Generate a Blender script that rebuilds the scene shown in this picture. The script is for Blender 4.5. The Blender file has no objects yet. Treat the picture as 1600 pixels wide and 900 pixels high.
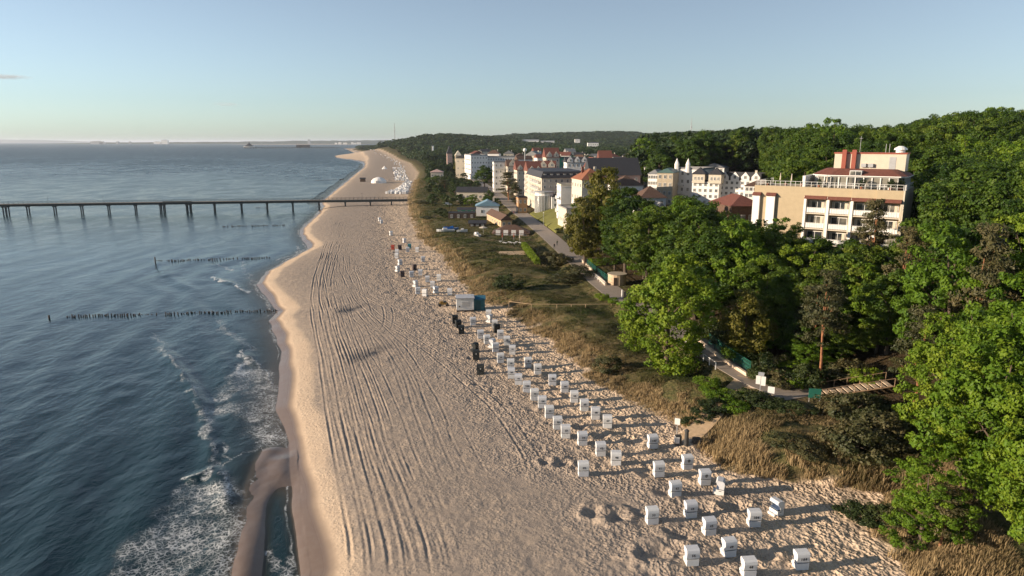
import bpy, bmesh, math, random
import numpy as np
from math import sin, cos, tan, radians, pi, sqrt, atan2, exp

# ------------------------------------------------------------ camera, world, sun, exposure
PITCH = 12.1; HCAM = 36.0; FPX = 1066.7
scene = bpy.context.scene
C = scene.collection
cam_d = bpy.data.cameras.new("camera"); cam = bpy.data.objects.new("camera", cam_d); C.objects.link(cam)
cam_d.sensor_width = 36; cam_d.lens = 24; cam_d.clip_start = 0.5; cam_d.clip_end = 120000
cam.location = (0, 0, HCAM); cam.rotation_euler = (radians(90 - PITCH), 0, 0)
scene.camera = cam
SUN_EL = 12.5; SUN_AZ = 190.0      # direction the light comes FROM, degrees counter-clockwise from +X
sd = (cos(radians(SUN_AZ)) * cos(radians(SUN_EL)), sin(radians(SUN_AZ)) * cos(radians(SUN_EL)), sin(radians(SUN_EL)))
world = bpy.data.worlds.new("World"); scene.world = world; world.use_nodes = True
wt = world.node_tree; wt.nodes.clear()
wo = wt.nodes.new("ShaderNodeOutputWorld"); wb = wt.nodes.new("ShaderNodeBackground"); sk = wt.nodes.new("ShaderNodeTexSky")
sk.sky_type = 'NISHITA'; sk.sun_disc = False; sk.sun_elevation = radians(SUN_EL); sk.sun_rotation = radians(SUN_AZ - 90)
sk.altitude = 0; sk.air_density = 0.8; sk.dust_density = 0.5; sk.ozone_density = 1.0
wb.inputs[1].default_value = 0.086
wm = wt.nodes.new("ShaderNodeMix"); wm.data_type = 'RGBA'; wm.blend_type = 'MULTIPLY'; wm.inputs[0].default_value = 1; wm.inputs[7].default_value = (.68, .88, 1.02, 1)
wt.links.new(sk.outputs[0], wm.inputs[6]); wh = wt.nodes.new("ShaderNodeHueSaturation"); wh.inputs["Saturation"].default_value = .65
wt.links.new(wm.outputs[2], wh.inputs["Color"]); wt.links.new(wh.outputs[0], wb.inputs[0]); wt.links.new(wb.outputs[0], wo.inputs[0])
sun_d = bpy.data.lights.new("sun", 'SUN'); sun = bpy.data.objects.new("sun", sun_d); C.objects.link(sun)
sun_d.energy = 5.0; sun_d.angle = radians(0.5); sun_d.color = (1.0, 0.81, 0.61)
from mathutils import Vector, Matrix
sun.rotation_euler = Vector(sd).to_track_quat('Z', 'Y').to_euler()
scene.view_settings.view_transform = 'Standard'; scene.view_settings.look = 'None'
scene.view_settings.exposure = 0.88; scene.view_settings.gamma = 1.0
scene.render.engine = 'CYCLES'
cy = scene.cycles
cy.use_adaptive_sampling = True; cy.adaptive_threshold = 0.02
cy.max_bounces = 6; cy.diffuse_bounces = 2; cy.glossy_bounces = 2; cy.transmission_bounces = 3; cy.transparent_max_bounces = 6
cy.volume_bounces = 0; cy.use_denoising = True
try: cy.denoiser = 'OPENIMAGEDENOISE'
except Exception: pass
cy.caustics_reflective = False; cy.caustics_refractive = False

# ------------------------------------------------------------ helpers
cp, sp = cos(radians(PITCH)), sin(radians(PITCH))
def G(u, v, z=0.0):
    """the point of height z seen at photo pixel (u, v): used to lay the place out on the map"""
    w = (v - 450) / FPX
    t = (z - HCAM) / (-sp - w * cp)
    return ((u - 800) / FPX * t, (cp - w * sp) * t)
def XU(u, Y, z=5.0):
    return (u - 800) / FPX * (Y * cp + (HCAM - z) * sp)
def ZV(v, Y):
    """height seen at row v at distance Y"""
    w = (v - 450) / FPX
    t = Y / (cp - w * sp)
    return HCAM + (-sp - w * cp) * t
def sst(t):
    t = np.clip(t, 0, 1); return t * t * (3 - 2 * t)
def _h(ix, iy, s):
    n = (ix.astype(np.int64) * 374761393 + iy.astype(np.int64) * 668265263 + s * 1442695041) & 0x7fffffff
    n = ((n ^ (n >> 13)) * 1274126177) & 0x7fffffff
    n = ((n ^ (n >> 16)) * 1103515245) & 0x7fffffff
    return (n >> 8).astype(np.float64) / float(0x7fffff)
def vn(x, y, s=0):
    x = np.asarray(x, float); y = np.asarray(y, float)
    ix = np.floor(x); iy = np.floor(y); fx = x - ix; fy = y - iy
    fx = fx * fx * (3 - 2 * fx); fy = fy * fy * (3 - 2 * fy)
    a = _h(ix, iy, s); b = _h(ix + 1, iy, s); c = _h(ix, iy + 1, s); d = _h(ix + 1, iy + 1, s)
    return (a * (1 - fx) + b * fx) * (1 - fy) + (c * (1 - fx) + d * fx) * fy
def fbm(x, y, s=0, o=4):
    r = 0; a = .5; t = 0
    for k in range(o):
        r = r + a * vn(x, y, s + k * 17); t += a; a *= .5; x = x * 2.03 + 3.1; y = y * 2.03 + 1.7
    return r / t
def curve(pts):
    """pixel polyline -> function X(Y)"""
    p = sorted(pts, key=lambda q: q[1]); ys = np.array([q[1] for q in p]); xs_ = np.array([q[0] for q in p])
    return lambda Y: np.interp(Y, ys, xs_)
def seg_dist(X, Y, pts):
    """distance from points to a polyline and the position along it (0..1)"""
    best = np.full(X.shape, 1e9); tt = np.zeros(X.shape); n = len(pts) - 1
    for k in range(n):
        ax, ay = pts[k]; bx_, by_ = pts[k + 1]; dx, dy = bx_ - ax, by_ - ay; L = dx * dx + dy * dy + 1e-9
        t = np.clip(((X - ax) * dx + (Y - ay) * dy) / L, 0, 1)
        d = np.hypot(X - ax - t * dx, Y - ay - t * dy)
        m = d < best; best = np.where(m, d, best); tt = np.where(m, (k + t) / n, tt)
    return best, tt
def link(o, parent=None):
    C.objects.link(o)
    if parent is not None: o.parent = parent
    return o
def npmesh(name, V, F, mats=(), midx=None, smooth=False, attrs=None):
    """mesh from numpy verts and same-sized faces"""
    me = bpy.data.meshes.new(name); V = np.ascontiguousarray(V, dtype=np.float32); F = np.ascontiguousarray(F, dtype=np.int32)
    k = F.shape[1]; n = len(F)
    me.vertices.add(len(V)); me.vertices.foreach_set("co", V.ravel())
    me.loops.add(n * k); me.loops.foreach_set("vertex_index", F.ravel())
    me.polygons.add(n); me.polygons.foreach_set("loop_start", np.arange(0, n * k, k, dtype=np.int32))
    if midx is not None: me.polygons.foreach_set("material_index", np.asarray(midx, dtype=np.int32))
    me.polygons.foreach_set("use_smooth", np.full(n, smooth, dtype=bool))
    for m in mats: me.materials.append(m)
    for an, (dom, arr) in (attrs or {}).items():
        a = me.attributes.new(an, 'FLOAT', dom); a.data.foreach_set("value", np.ascontiguousarray(arr, dtype=np.float32))
    me.update(calc_edges=True)
    return me
def tag(o, label=None, cat=None, group=None, kind=None):
    if label: o["label"] = label
    if cat: o["category"] = cat
    if group: o["group"] = group
    if kind: o["kind"] = kind
    return o
def empty(name, loc, rz=0.0, label=None, cat=None, group=None):
    o = bpy.data.objects.new(name, None); o.location = loc; o.rotation_euler = (0, 0, rz); o.empty_display_size = .2
    C.objects.link(o); return tag(o, label, cat, group)
def dup(o, loc=None, rz=None, scale=None, label=None, parent=None, group=None):
    c = o.copy(); C.objects.link(c)
    if parent is not None: c.parent = parent
    if loc is not None: c.location = loc
    if rz is not None: c.rotation_euler = (0, 0, rz)
    if scale is not None: c.scale = scale
    if label: c["label"] = label
    if group: c["group"] = group
    for ch in list(KIDS.get(o.name, [])):
        d = dup(ch, parent=c); KIDS.setdefault(c.name, []).append(d)
    return c
KIDS = {}
class MB:
    """collects shapes, builds ONE mesh object"""
    def __init__(s): s.v = []; s.f = []; s.m = []
    def add(s, vs, fs, m=0):
        b = len(s.v); s.v += [tuple(p) for p in vs]; s.f += [tuple(b + i for i in f) for f in fs]; s.m += [m] * len(fs); return s
    def box(s, x0, x1, y0, y1, z0, z1, m=0):
        vs = [(x, y, z) for z in (z0, z1) for (x, y) in ((x0, y0), (x1, y0), (x1, y1), (x0, y1))]
        return s.add(vs, [(0, 3, 2, 1), (4, 5, 6, 7), (0, 1, 5, 4), (1, 2, 6, 5), (2, 3, 7, 6), (3, 0, 4, 7)], m)
    def prism(s, poly, z0, z1, m=0, top=None):
        n = len(poly); tp = top or poly
        vs = [(x, y, z0) for x, y in poly] + [(x, y, z1) for x, y in tp]
        return s.add(vs, [tuple(range(n - 1, -1, -1)), tuple(range(n, 2 * n))] + [(i, (i + 1) % n, n + (i + 1) % n, n + i) for i in range(n)], m)
    def slab(s, prof, x0, x1, m=0):
        """extrude a (y, z) profile along x"""
        n = len(prof); vs = [(x0, y, z) for y, z in prof] + [(x1, y, z) for y, z in prof]
        return s.add(vs, [tuple(range(n)), tuple(range(2 * n - 1, n - 1, -1))] + [(i, n + i, n + (i + 1) % n, (i + 1) % n) for i in range(n)], m)
    def cyl(s, x, y, z0, z1, r, r2=None, n=10, m=0):
        r2 = r if r2 is None else r2
        a = [(x + r * cos(2 * pi * k / n), y + r * sin(2 * pi * k / n)) for k in range(n)]
        b = [(x + r2 * cos(2 * pi * k / n), y + r2 * sin(2 * pi * k / n)) for k in range(n)]
        return s.prism(a, z0, z1, m, b)
    def bar(s, p, q, r, n=6, m=0, r2=None):
        p = Vector(p); q = Vector(q); d = (q - p); r2 = r if r2 is None else r2
        if d.length < 1e-6: return s
        d.normalize(); a = d.orthogonal().normalized(); b = d.cross(a)
        vs = [p + (a * cos(2 * pi * k / n) + b * sin(2 * pi * k / n)) * r for k in range(n)] + [q + (a * cos(2 * pi * k / n) + b * sin(2 * pi * k / n)) * r2 for k in range(n)]
        return s.add([tuple(x) for x in vs], [tuple(range(n - 1, -1, -1)), tuple(range(n, 2 * n))] + [(i, (i + 1) % n, n + (i + 1) % n, n + i) for i in range(n)], m)
    def mesh(s, name, mats, smooth=False):
        me = bpy.data.meshes.new(name); me.from_pydata(s.v, [], s.f)
        for m in (mats if isinstance(mats, (list, tuple)) else [mats]): me.materials.append(m)
        for p, mi in zip(me.polygons, s.m): p.material_index = mi; p.use_smooth = smooth
        me.update(); return me
    def build(s, name, mats, parent=None, smooth=False, loc=None, rz=None):
        o = bpy.data.objects.new(name, s.mesh(name, mats, smooth)); C.objects.link(o)
        if parent is not None: o.parent = parent; KIDS.setdefault(parent.name, []).append(o)
        if loc is not None: o.location = loc
        if rz is not None: o.rotation_euler = (0, 0, rz)
        return o
def part(name, me, parent, loc=(0, 0, 0), rz=0.0):
    o = bpy.data.objects.new(name, me); C.objects.link(o); o.parent = parent; o.location = loc; o.rotation_euler = (0, 0, rz)
    KIDS.setdefault(parent.name, []).append(o); return o

# ------------------------------------------------------------ materials
class NT:
    def __init__(s, name):
        s.m = bpy.data.materials.new(name); s.m.use_nodes = True; s.t = s.m.node_tree; s.n = s.t.nodes; s.l = s.t.links
        s.n.clear(); s.out = s.n.new("ShaderNodeOutputMaterial")
    def new(s, typ, ins=None, **kw):
        n = s.n.new("ShaderNode" + typ)
        for k, v in kw.items(): setattr(n, k, v)
        for k, v in (ins or {}).items():
            if hasattr(v, "is_output") or hasattr(v, "links"): s.l.new(v, n.inputs[k])
            else: n.inputs[k].default_value = v
        return n
    def math(s, op, a, b=0.0, c=None, clamp=False):
        n = s.n.new("ShaderNodeMath"); n.operation = op; n.use_clamp = clamp
        for i, v in enumerate((a, b) if c is None else (a, b, c)):
            if hasattr(v, "links"): s.l.new(v, n.inputs[i])
            else: n.inputs[i].default_value = v
        return n.outputs[0]
    def mix(s, f, a, b):
        n = s.n.new("ShaderNodeMix"); n.data_type = 'RGBA'
        for i, v in ((0, f), (6, a), (7, b)):
            if hasattr(v, "links"): s.l.new(v, n.inputs[i])
            else: n.inputs[i].default_value = v if i == 0 else (v[0], v[1], v[2], 1)
        return n.outputs[2]
    def noise(s, scale, detail=3.0, rough=.55, vec=None, dist=0.0):
        n = s.new("TexNoise", {"Scale": scale, "Detail": detail, "Roughness": rough, "Distortion": dist})
        if vec is not None: s.l.new(vec, n.inputs["Vector"])
        return n.outputs["Fac"]
    def ramp(s, f, stops):
        n = s.n.new("ShaderNodeValToRGB"); s.l.new(f, n.inputs[0]); r = n.color_ramp
        while len(r.elements) < len(stops): r.elements.new(0.5)
        for e, (p, c) in zip(r.elements, stops): e.position = p; e.color = (c[0], c[1], c[2], 1) if hasattr(c, "__len__") else (c, c, c, 1)
        return n.outputs[0]
    def maprange(s, f, a, b, c=0.0, d=1.0, smooth=True):
        n = s.n.new("ShaderNodeMapRange"); n.interpolation_type = 'SMOOTHSTEP' if smooth else 'LINEAR'
        s.l.new(f, n.inputs[0]); n.inputs[1].default_value = a; n.inputs[2].default_value = b; n.inputs[3].default_value = c; n.inputs[4].default_value = d
        return n.outputs[0]
    def attr(s, name):
        return s.new("Attribute", attribute_name=name).outputs["Fac"]
    def obj(s): return s.new("TexCoord").outputs["Object"]
    def geo(s): return s.new("NewGeometry").outputs["Position"]
    def bump(s, h, strength, dist, normal=None):
        n = s.new("Bump", {"Strength": strength, "Distance": dist}); s.l.new(h, n.inputs["Height"])
        if normal is not None: s.l.new(normal, n.inputs["Normal"])
        return n.outputs[0]
    def pbsdf(s, col, rough=.7, spec=.3, normal=None, **kw):
        n = s.n.new("ShaderNodeBsdfPrincipled")
        def st(k, v):
            if hasattr(v, "links"): s.l.new(v, n.inputs[k])
            else: n.inputs[k].default_value = (v[0], v[1], v[2], 1) if hasattr(v, "__len__") and len(v) == 3 else v
        st("Base Color", col); st("Roughness", rough); st("Specular IOR Level", spec)
        if normal is not None: st("Normal", normal)
        for k, v in kw.items(): st(k.replace("_", " "), v)
        return n.outputs[0]
    def done(s, sh): s.l.new(sh, s.out.inputs[0]); return s.m
_mats = {}
def paint(name, col, rough=.7, var=.12, scale=1.2, spec=.3, metal=0.0):
    """plain weathered surface: base colour with soft dirt variation and a little bump"""
    if name in _mats: return _mats[name]
    t = NT(name); g = t.geo(); n = t.noise(scale, 4, .6, g); n2 = t.noise(scale * 7, 2, .5, g)
    f = t.math('ADD', t.math('MULTIPLY', n, .75), t.math('MULTIPLY', n2, .25))
    c = t.mix(t.maprange(f, .3, .7), [x * (1 - var) for x in col], [min(1, x * (1 + var * .6)) for x in col])
    _mats[name] = t.done(t.pbsdf(c, rough, spec, t.bump(n2, .15, .02), Metallic=metal)); return _mats[name]
# ------------------------------------------------------------ layout of the coast (X as a function of distance Y)
shore_px = [(468,900),(463,840),(461,790),(455,720),(449,690),(432,640),(436,590),(440,550),(430,520),(420,502),(432,488),(420,470),(402,445),(415,425),(450,405),(482,388),(470,372),(468,360),(488,340),(502,325),(499,317),(520,300),(545,280),(568,262),(572,250),(560,241),(538,232.2)]
sp_ = [G(u, v, 0) for u, v in shore_px] + [(-14, 15), (-15.5, 35), (-1000, 5200), (-1300, 9000), (-1300, 90000)]
xs = curve(sp_)
dune_px = [(1400,900),(1392,870),(1375,845),(1345,820),(1338,802),(1400,788),(1395,768),(1290,757),(1195,745),(1130,733),(1105,715),(1085,698),(1060,668),(1010,642),(960,612),(915,582),(880,552),(835,520),(805,498),(790,485),(768,475),(735,463),(722,440),(700,420),(690,400),(665,385),(652,370),(645,350),(637,330),(635,310),(640,300),(645,285),(652,270),(640,255),(615,247),(580,240),(549,233.5)]
dp_ = [G(u, v, 2.3) for u, v in dune_px] + [(38, 15), (37, 42), (-960, 5200), (-1200, 9000), (-1200, 90000)]
xd = curve(dp_)
prom_px = [(1262,625),(1235,612),(1200,599),(1160,580),(1125,560),(1090,537),(1040,503),(1000,480),(968,464),(940,442),(905,410),(880,388),(855,366),(830,346),(806,327),(788,312),(772,300),(757,290),(735,275),(715,262)]
prom = [G(u, v, 5.0) for u, v in prom_px]
xp_ = curve(prom + [(48, 15), (44, 60), (-70, 1000), (-250, 1500), (-330, 2500), (-700, 4000), (-700, 90000)])
def xp(Y): return np.maximum(xp_(Y), xd(Y) + 3)
ZP = 5.0
pits = []      # (x, y, radius, depth)
def pit_px(u, v, r, dep):
    x, y = G(u, v, 2.15); pits.append((x, y, r * .9, dep * .6))
for u, v, r, dp in [(853,722,.55,.45),(878,724,.7,.4),(930,802,.8,.6),(962,806,.9,.6),(1018,866,1.0,.6),(1046,862,1.1,.55),(1040,770,.9,.35),(1150,792,1.0,.5),(1130,752,.8,.4),(1192,866,.9,.4),(1105,800,1.0,.4),
                    (905,668,.6,.5),(938,682,.8,.5),(925,648,.5,.3),(870,606,.6,.35),(886,618,.6,.35),(855,590,.5,.3),(1060,835,.9,.35),(1080,745,.6,.3),(795,560,.6,.3),(815,545,.5,.3),(770,575,.7,.4),(735,560,.6,.3),(720,512,.5,.3),(745,600,.6,.3),
                    (700,505,.5,.3),(830,640,.5,.2),(975,655,.6,.3),(990,690,.8,.4),(1010,740,.8,.35),(640,420,.8,.3),(650,425,.8,.3),(635,432,.7,.3),(548,482,2.2,.25),(575,552,2.4,.25),(620,457,1.6,.3)]:
    pit_px(u, v, r, dp)
bar = [G(386, 905), G(398, 850), G(414, 800), G(430, 755), G(441, 722)]
bar2 = [G(372, 900), G(376, 840), G(382, 780), G(398, 730), G(420, 705)]
DREF = [(53, -1.0)]
def ribbon_flat(X, Y, pts, w):
    d, t = seg_dist(X, Y, pts); return 1 - sst((d - w) / 2.0)
beachpath = [G(1175, 588, 5.0), G(1145, 612, 4.6), G(1120, 640, 4.2), G(1098, 665, 3.3), G(1070, 690, 2.6), G(1050, 705, 2.2)]
path2 = [G(985, 470, 5.0), G(930, 474, 4.6), G(870, 479, 4.1), G(820, 482, 3.1), G(775, 484, 2.5)]
def terrain(X, Y, detail=True):
    X = np.asarray(X, float); Y = np.asarray(Y, float)
    wob = (fbm(Y / 9.0, X * 0 + 3, 5, 3) - .5) * 1.2
    d = X - xs(Y) + wob * (Y < 400)
    near = np.clip(160 / np.maximum(Y, 1), 0, 1)
    z = np.where(d > 0, 2.15 * (1 - np.exp(-np.maximum(d, 0) / 6.5)), np.maximum(d * .055, -4.0))
    # low sand bar lying in the shallows near the camera
    db, _ = seg_dist(X, Y, bar); db2, _ = seg_dist(X, Y, bar2)
    z = z + (.33 * np.exp(-(db / 1.5) ** 2) + .25 * np.exp(-(db2 / 1.25) ** 2) + (fbm(X / 1.7, Y / 3.0, 33, 3) - .5) * .10 * (Y < 75)) * (d < 1)
    cd = np.exp(-((d + 1.5) / 1.15) ** 2) * sst((71 - Y) / 9); z = z - .42 * cd
    # dune belt
    e = X - xd(Y) + (fbm(X / 6, Y / 6, 9, 3) - .5) * 4 * near
    dn = sst(e / 9.0)
    z = z + dn * (2.0 + (fbm(X / 14, Y / 14, 21, 4) - .5) * 3.0 * near)
    i = X - xp(Y)
    z = z + (ZP - z) * sst((i + 4) / 4.0)
    near_k = 1 - sst((Y - 520) / 250)
    z = z + sst((i - 4) / 40) * 8 * (1 - .5 * sst((Y - 300) / 300)) + 20 * sst((i - 45) / 140) * near_k
    # far hills and headland
    z = z + 52 * np.exp(-((Y - 3000) / 800) ** 2) * sst((X + 500) / 600) * (0.72 + .5 * fbm(X / 700, Y / 700, 31, 3))
    z = z + 30 * np.exp(-((Y - 1900) / 330) ** 2 - ((X + 190) / 190) ** 2)
    z = z + 10 * np.exp(-((Y - 1300) / 250) ** 2) * sst((X - 150) / 400)
    # flattened ways
    m = (Y < 900) & (np.abs(i) < 14)
    if m.any():
        f = ribbon_flat(X[m], Y[m], prom, 3.2); z[m] = z[m] * (1 - f) + (ZP - .03) * f
    m = (Y < 160)
    if m.any():
        for pth, w, zz in ((beachpath, 1.1, (ZP - .03, 4.57, 4.17, 3.27, 2.57, 2.12)), (path2, .9, (4.97, 4.57, 4.07, 3.07, 2.47))):
            dd, tt = seg_dist(X[m], Y[m], pth); f = 1 - sst((dd - w) / 1.2)
            zt = np.interp(tt, np.linspace(0, 1, len(zz)), zz); z[m] = z[m] * (1 - f) + zt * f
    if detail:
        sand = sst((d - 3.5) / 4) * (1 - dn) * (Y < 420)
        rough = sst((X - xs(Y) - (xd(Y) - xs(Y)) * .45) / np.maximum((xd(Y) - xs(Y)) * .3, 1))
        z = z + sand * ((fbm(X / 2.6, Y / 2.6, 41, 3) - .5) * (.08 + .22 * rough) + (vn(X / .55, Y / .55, 43) - .5) * (.05 + .13 * rough))
        for (px_, py_, r, dep) in pits:
            mm = (np.abs(X - px_) < r * 4) & (np.abs(Y - py_) < r * 4)
            if mm.any():
                xx = X[mm] - px_; yy = Y[mm] - py_; rr = np.hypot(xx, yy) * (1 + .35 * (vn(xx / r * 1.3 + px_, yy / r * 1.3, 3) - .5))
                z[mm] += -dep * np.exp(-(rr / r) ** 2 * 1.1) + dep * .55 * np.exp(-((rr - 1.9 * r) / (.6 * r)) ** 2)
        trk = np.zeros_like(z)
        for (fx, wd, dep) in tracks:
            y0, y1 = fx[0], fx[1]; mm = (Y > y0) & (Y < y1) & (np.abs(X - fx[2](Y)) < 1.0)
            if mm.any():
                c = (X[mm] - fx[2](Y[mm])) / wd; en = sst((Y[mm] - y0) / 4) * sst((y1 - Y[mm]) / 6)
                en = en * np.clip(1.9 * vn(Y[mm] / 11, Y[mm] * 0 + wd * 300 + y0, 23) - .25, .12, 1.0); z[mm] += en * dep * (-np.exp(-c ** 2) + .8 * np.exp(-((np.abs(c) - 1.7) / .6) ** 2))
    return z
def tz(x, y): return float(terrain(np.array([float(x)]), np.array([float(y)]), False)[0])
# tyre tracks: pairs of ruts running along the beach
tracks = []
rt = random.Random(4)
track_px = [
 [(600,900),(585,840),(560,740),(535,640),(515,560),(500,500),(492,450),(505,400),(515,370)],
 [(640,900),(610,800),(575,690),(548,600),(528,540),(510,480),(500,430),(512,385),(530,345)],
 [(668,900),(640,820),(600,710),(570,620),(545,550),(522,490),(512,440),(520,400),(535,370)],
 [(575,880),(558,800),(540,720),(522,640),(508,570),(498,520),(492,470),(498,430),(510,390)],
 [(700,900),(668,800),(640,720),(612,640),(590,580),(568,520),(545,470),(530,430),(522,390)],
 [(735,820),(700,740),(668,660),(640,590),(612,540),(575,500),(550,465),(540,430),(530,400)],
 [(850,740),(820,690),(780,640),(735,600),(690,560),(645,530),(600,505),(560,470),(540,430),(545,380)],
 [(700,700),(680,640),(650,580),(625,540),(600,520),(575,490),(560,455),(548,420),(546,390)],
 [(560,470),(575,450),(600,470),(612,500),(600,520)][::-1],
 [(648,560),(640,500),(610,450),(590,420),(570,395),(560,360)],
 [(650,640),(628,580),(612,550),(585,520),(560,500),(535,470)],
]
for ti_, tp in enumerate(track_px):
    tf = 1.0 if ti_ in (0, 1, 3) else (.75 if ti_ in (2, 6, 8) else .42)
    pts = sorted([G(u, v, 2.0) for u, v in tp], key=lambda q: q[1])
    ys = np.array([p[1] for p in pts]); xx = np.array([p[0] for p in pts])
    if np.any(np.diff(ys) < .5): ys = ys + np.arange(len(ys)) * .3
    yy = np.arange(ys[0], ys[-1], 1.5); xi = np.interp(yy, ys, xx); k = np.ones(9) / 9
    xi = np.convolve(np.pad(xi, 4, 'edge'), k, 'valid')
    xi = xi + (vn(yy / 12, yy * 0 + len(tracks), 8) - .5) * .5
    f = (lambda a, b: (lambda Y: np.interp(Y, a, b)))(yy, xi)
    for off in (-.9, .9):
        g = (lambda ff, o: (lambda Y: ff(Y) + o))(f, off)
        tracks.append(((yy[0], yy[-1], g), .17, (.034 + .03 * rt.random()) * tf))
    if rt.random() < .3 or ti_ in (0, 1, 3):
        for off in (1.7 + rt.random(), 3.5 + rt.random()):
            g = (lambda ff, o: (lambda Y: ff(Y) + o))(f, off)
            tracks.append(((yy[0], yy[-1], g), .14, .035 * tf))

# ------------------------------------------------------------ ground sheet
def fan(y0, y1, rows, cols, xl, xr, brk=None):
    r = np.linspace(0, 1, rows)
    Yr = y0 * (y1 / y0) ** r
    s = np.linspace(0, 1, cols)
    Y = np.repeat(Yr[:, None], cols, 1)
    X = xl(Y) + (xr(Y) - xl(Y)) * s[None, :]
    if brk:      # columns gathered where the detail is: (share of columns, x limit) pairs
        k0, f0, k1, f1 = brk; a = f0(Yr)[:, None]; b = f1(Yr)[:, None]; l = xl(Yr)[:, None]; r_ = xr(Yr)[:, None]; S = s[None, :]
        X = np.where(S < k0, l + (a - l) * S / max(k0, 1e-6), np.where(S < k1, a + (b - a) * (S - k0) / (k1 - k0), b + (r_ - b) * (S - k1) / (1 - k1)))
    idx = np.arange(rows * cols).reshape(rows, cols)
    F = np.stack([idx[:-1, :-1], idx[:-1, 1:], idx[1:, 1:], idx[1:, :-1]], -1).reshape(-1, 4)
    return X.ravel(), Y.ravel(), F
def joinY(a, b):
    X = np.concatenate([a[0], b[0]]); Y = np.concatenate([a[1], b[1]]); return X, Y, np.concatenate([a[2], b[2] + len(a[0])])
lft = lambda Y: np.minimum(xs(Y) - 14 - .03 * Y, -20)
rgt = lambda Y: .92 * Y + 30
X, Y, F = fan(26, 400, 950, 960, lft, rgt, (.05, lambda Y: xs(Y) - 7, .72, lambda Y: xd(Y) + 4))
X2, Y2, F2 = fan(400, 70000, 420, 420, lft, rgt)
def terr_attrs(X, Y, z):
    d = X - xs(Y) + (fbm(Y / 9.0, X * 0 + 3, 5, 3) - .5) * 1.2 * (Y < 400)
    near = np.clip(160 / np.maximum(Y, 1), 0, 1)
    e = X - xd(Y) + (fbm(X / 6, Y / 6, 9, 3) - .5) * 4 * near
    wl = .26 + .6 * (fbm(Y / 16, X * 0 + 9, 77, 2) - .3)
    wet = 1 - sst((z - wl) / .55)
    grass = sst((e - .3) / 2.5 + (fbm(X / 2.2, Y / 2.2, 51, 3) - .5) * 2.2 * near)
    i = X - xp(Y)
    wood = sst((i - 4) / 4)
    dist = xd(Y) - xs(Y)
    fr = (X - xs(Y)) / np.maximum(dist, 1)
    mid = np.zeros_like(X)
    berm = sst((d - 4.0 - 3 * (fbm(Y / 14, X * 0, 61, 3) - .5)) / 1.6)   # mid beach: greyer, driven over
    mid = berm * (1 - sst((fr - .62) / .3))
    gb, _ = (np.zeros_like(X), 0)
    for px_, py_, r, dep in pits[-3:-1]:
        gb = np.maximum(gb, np.exp(-((X - px_) / 1.5 * .9 - (Y - py_) * .25) ** 2 - ((Y - py_) / 4.0) ** 2) * 1.4 * (fbm(X / 1.2, Y / 1.2, 71, 3) + .1))
    tk = np.zeros_like(X)
    for f, w, dep in tracks:
        m = (Y > f[0]) & (Y < f[1]) & (np.abs(X - f[2](Y)) < .8)
        c = (X[m] - f[2](Y[m])) / (w * 1.1); tk[m] = np.maximum(tk[m], np.exp(-c * c) * (-.1 + 1.1 * vn(Y[m] / 7, X[m] * 0 + w * 90, 19)))
    return {"track": ('POINT', tk), "wet": ('POINT', wet), "grass": ('POINT', grass), "wood": ('POINT', wood), "mid": ('POINT', mid), "stain": ('POINT', np.clip(gb, 0, 1)), "rub": ('POINT', sst((fr - .4) / .35) * (1 - grass))}
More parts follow.
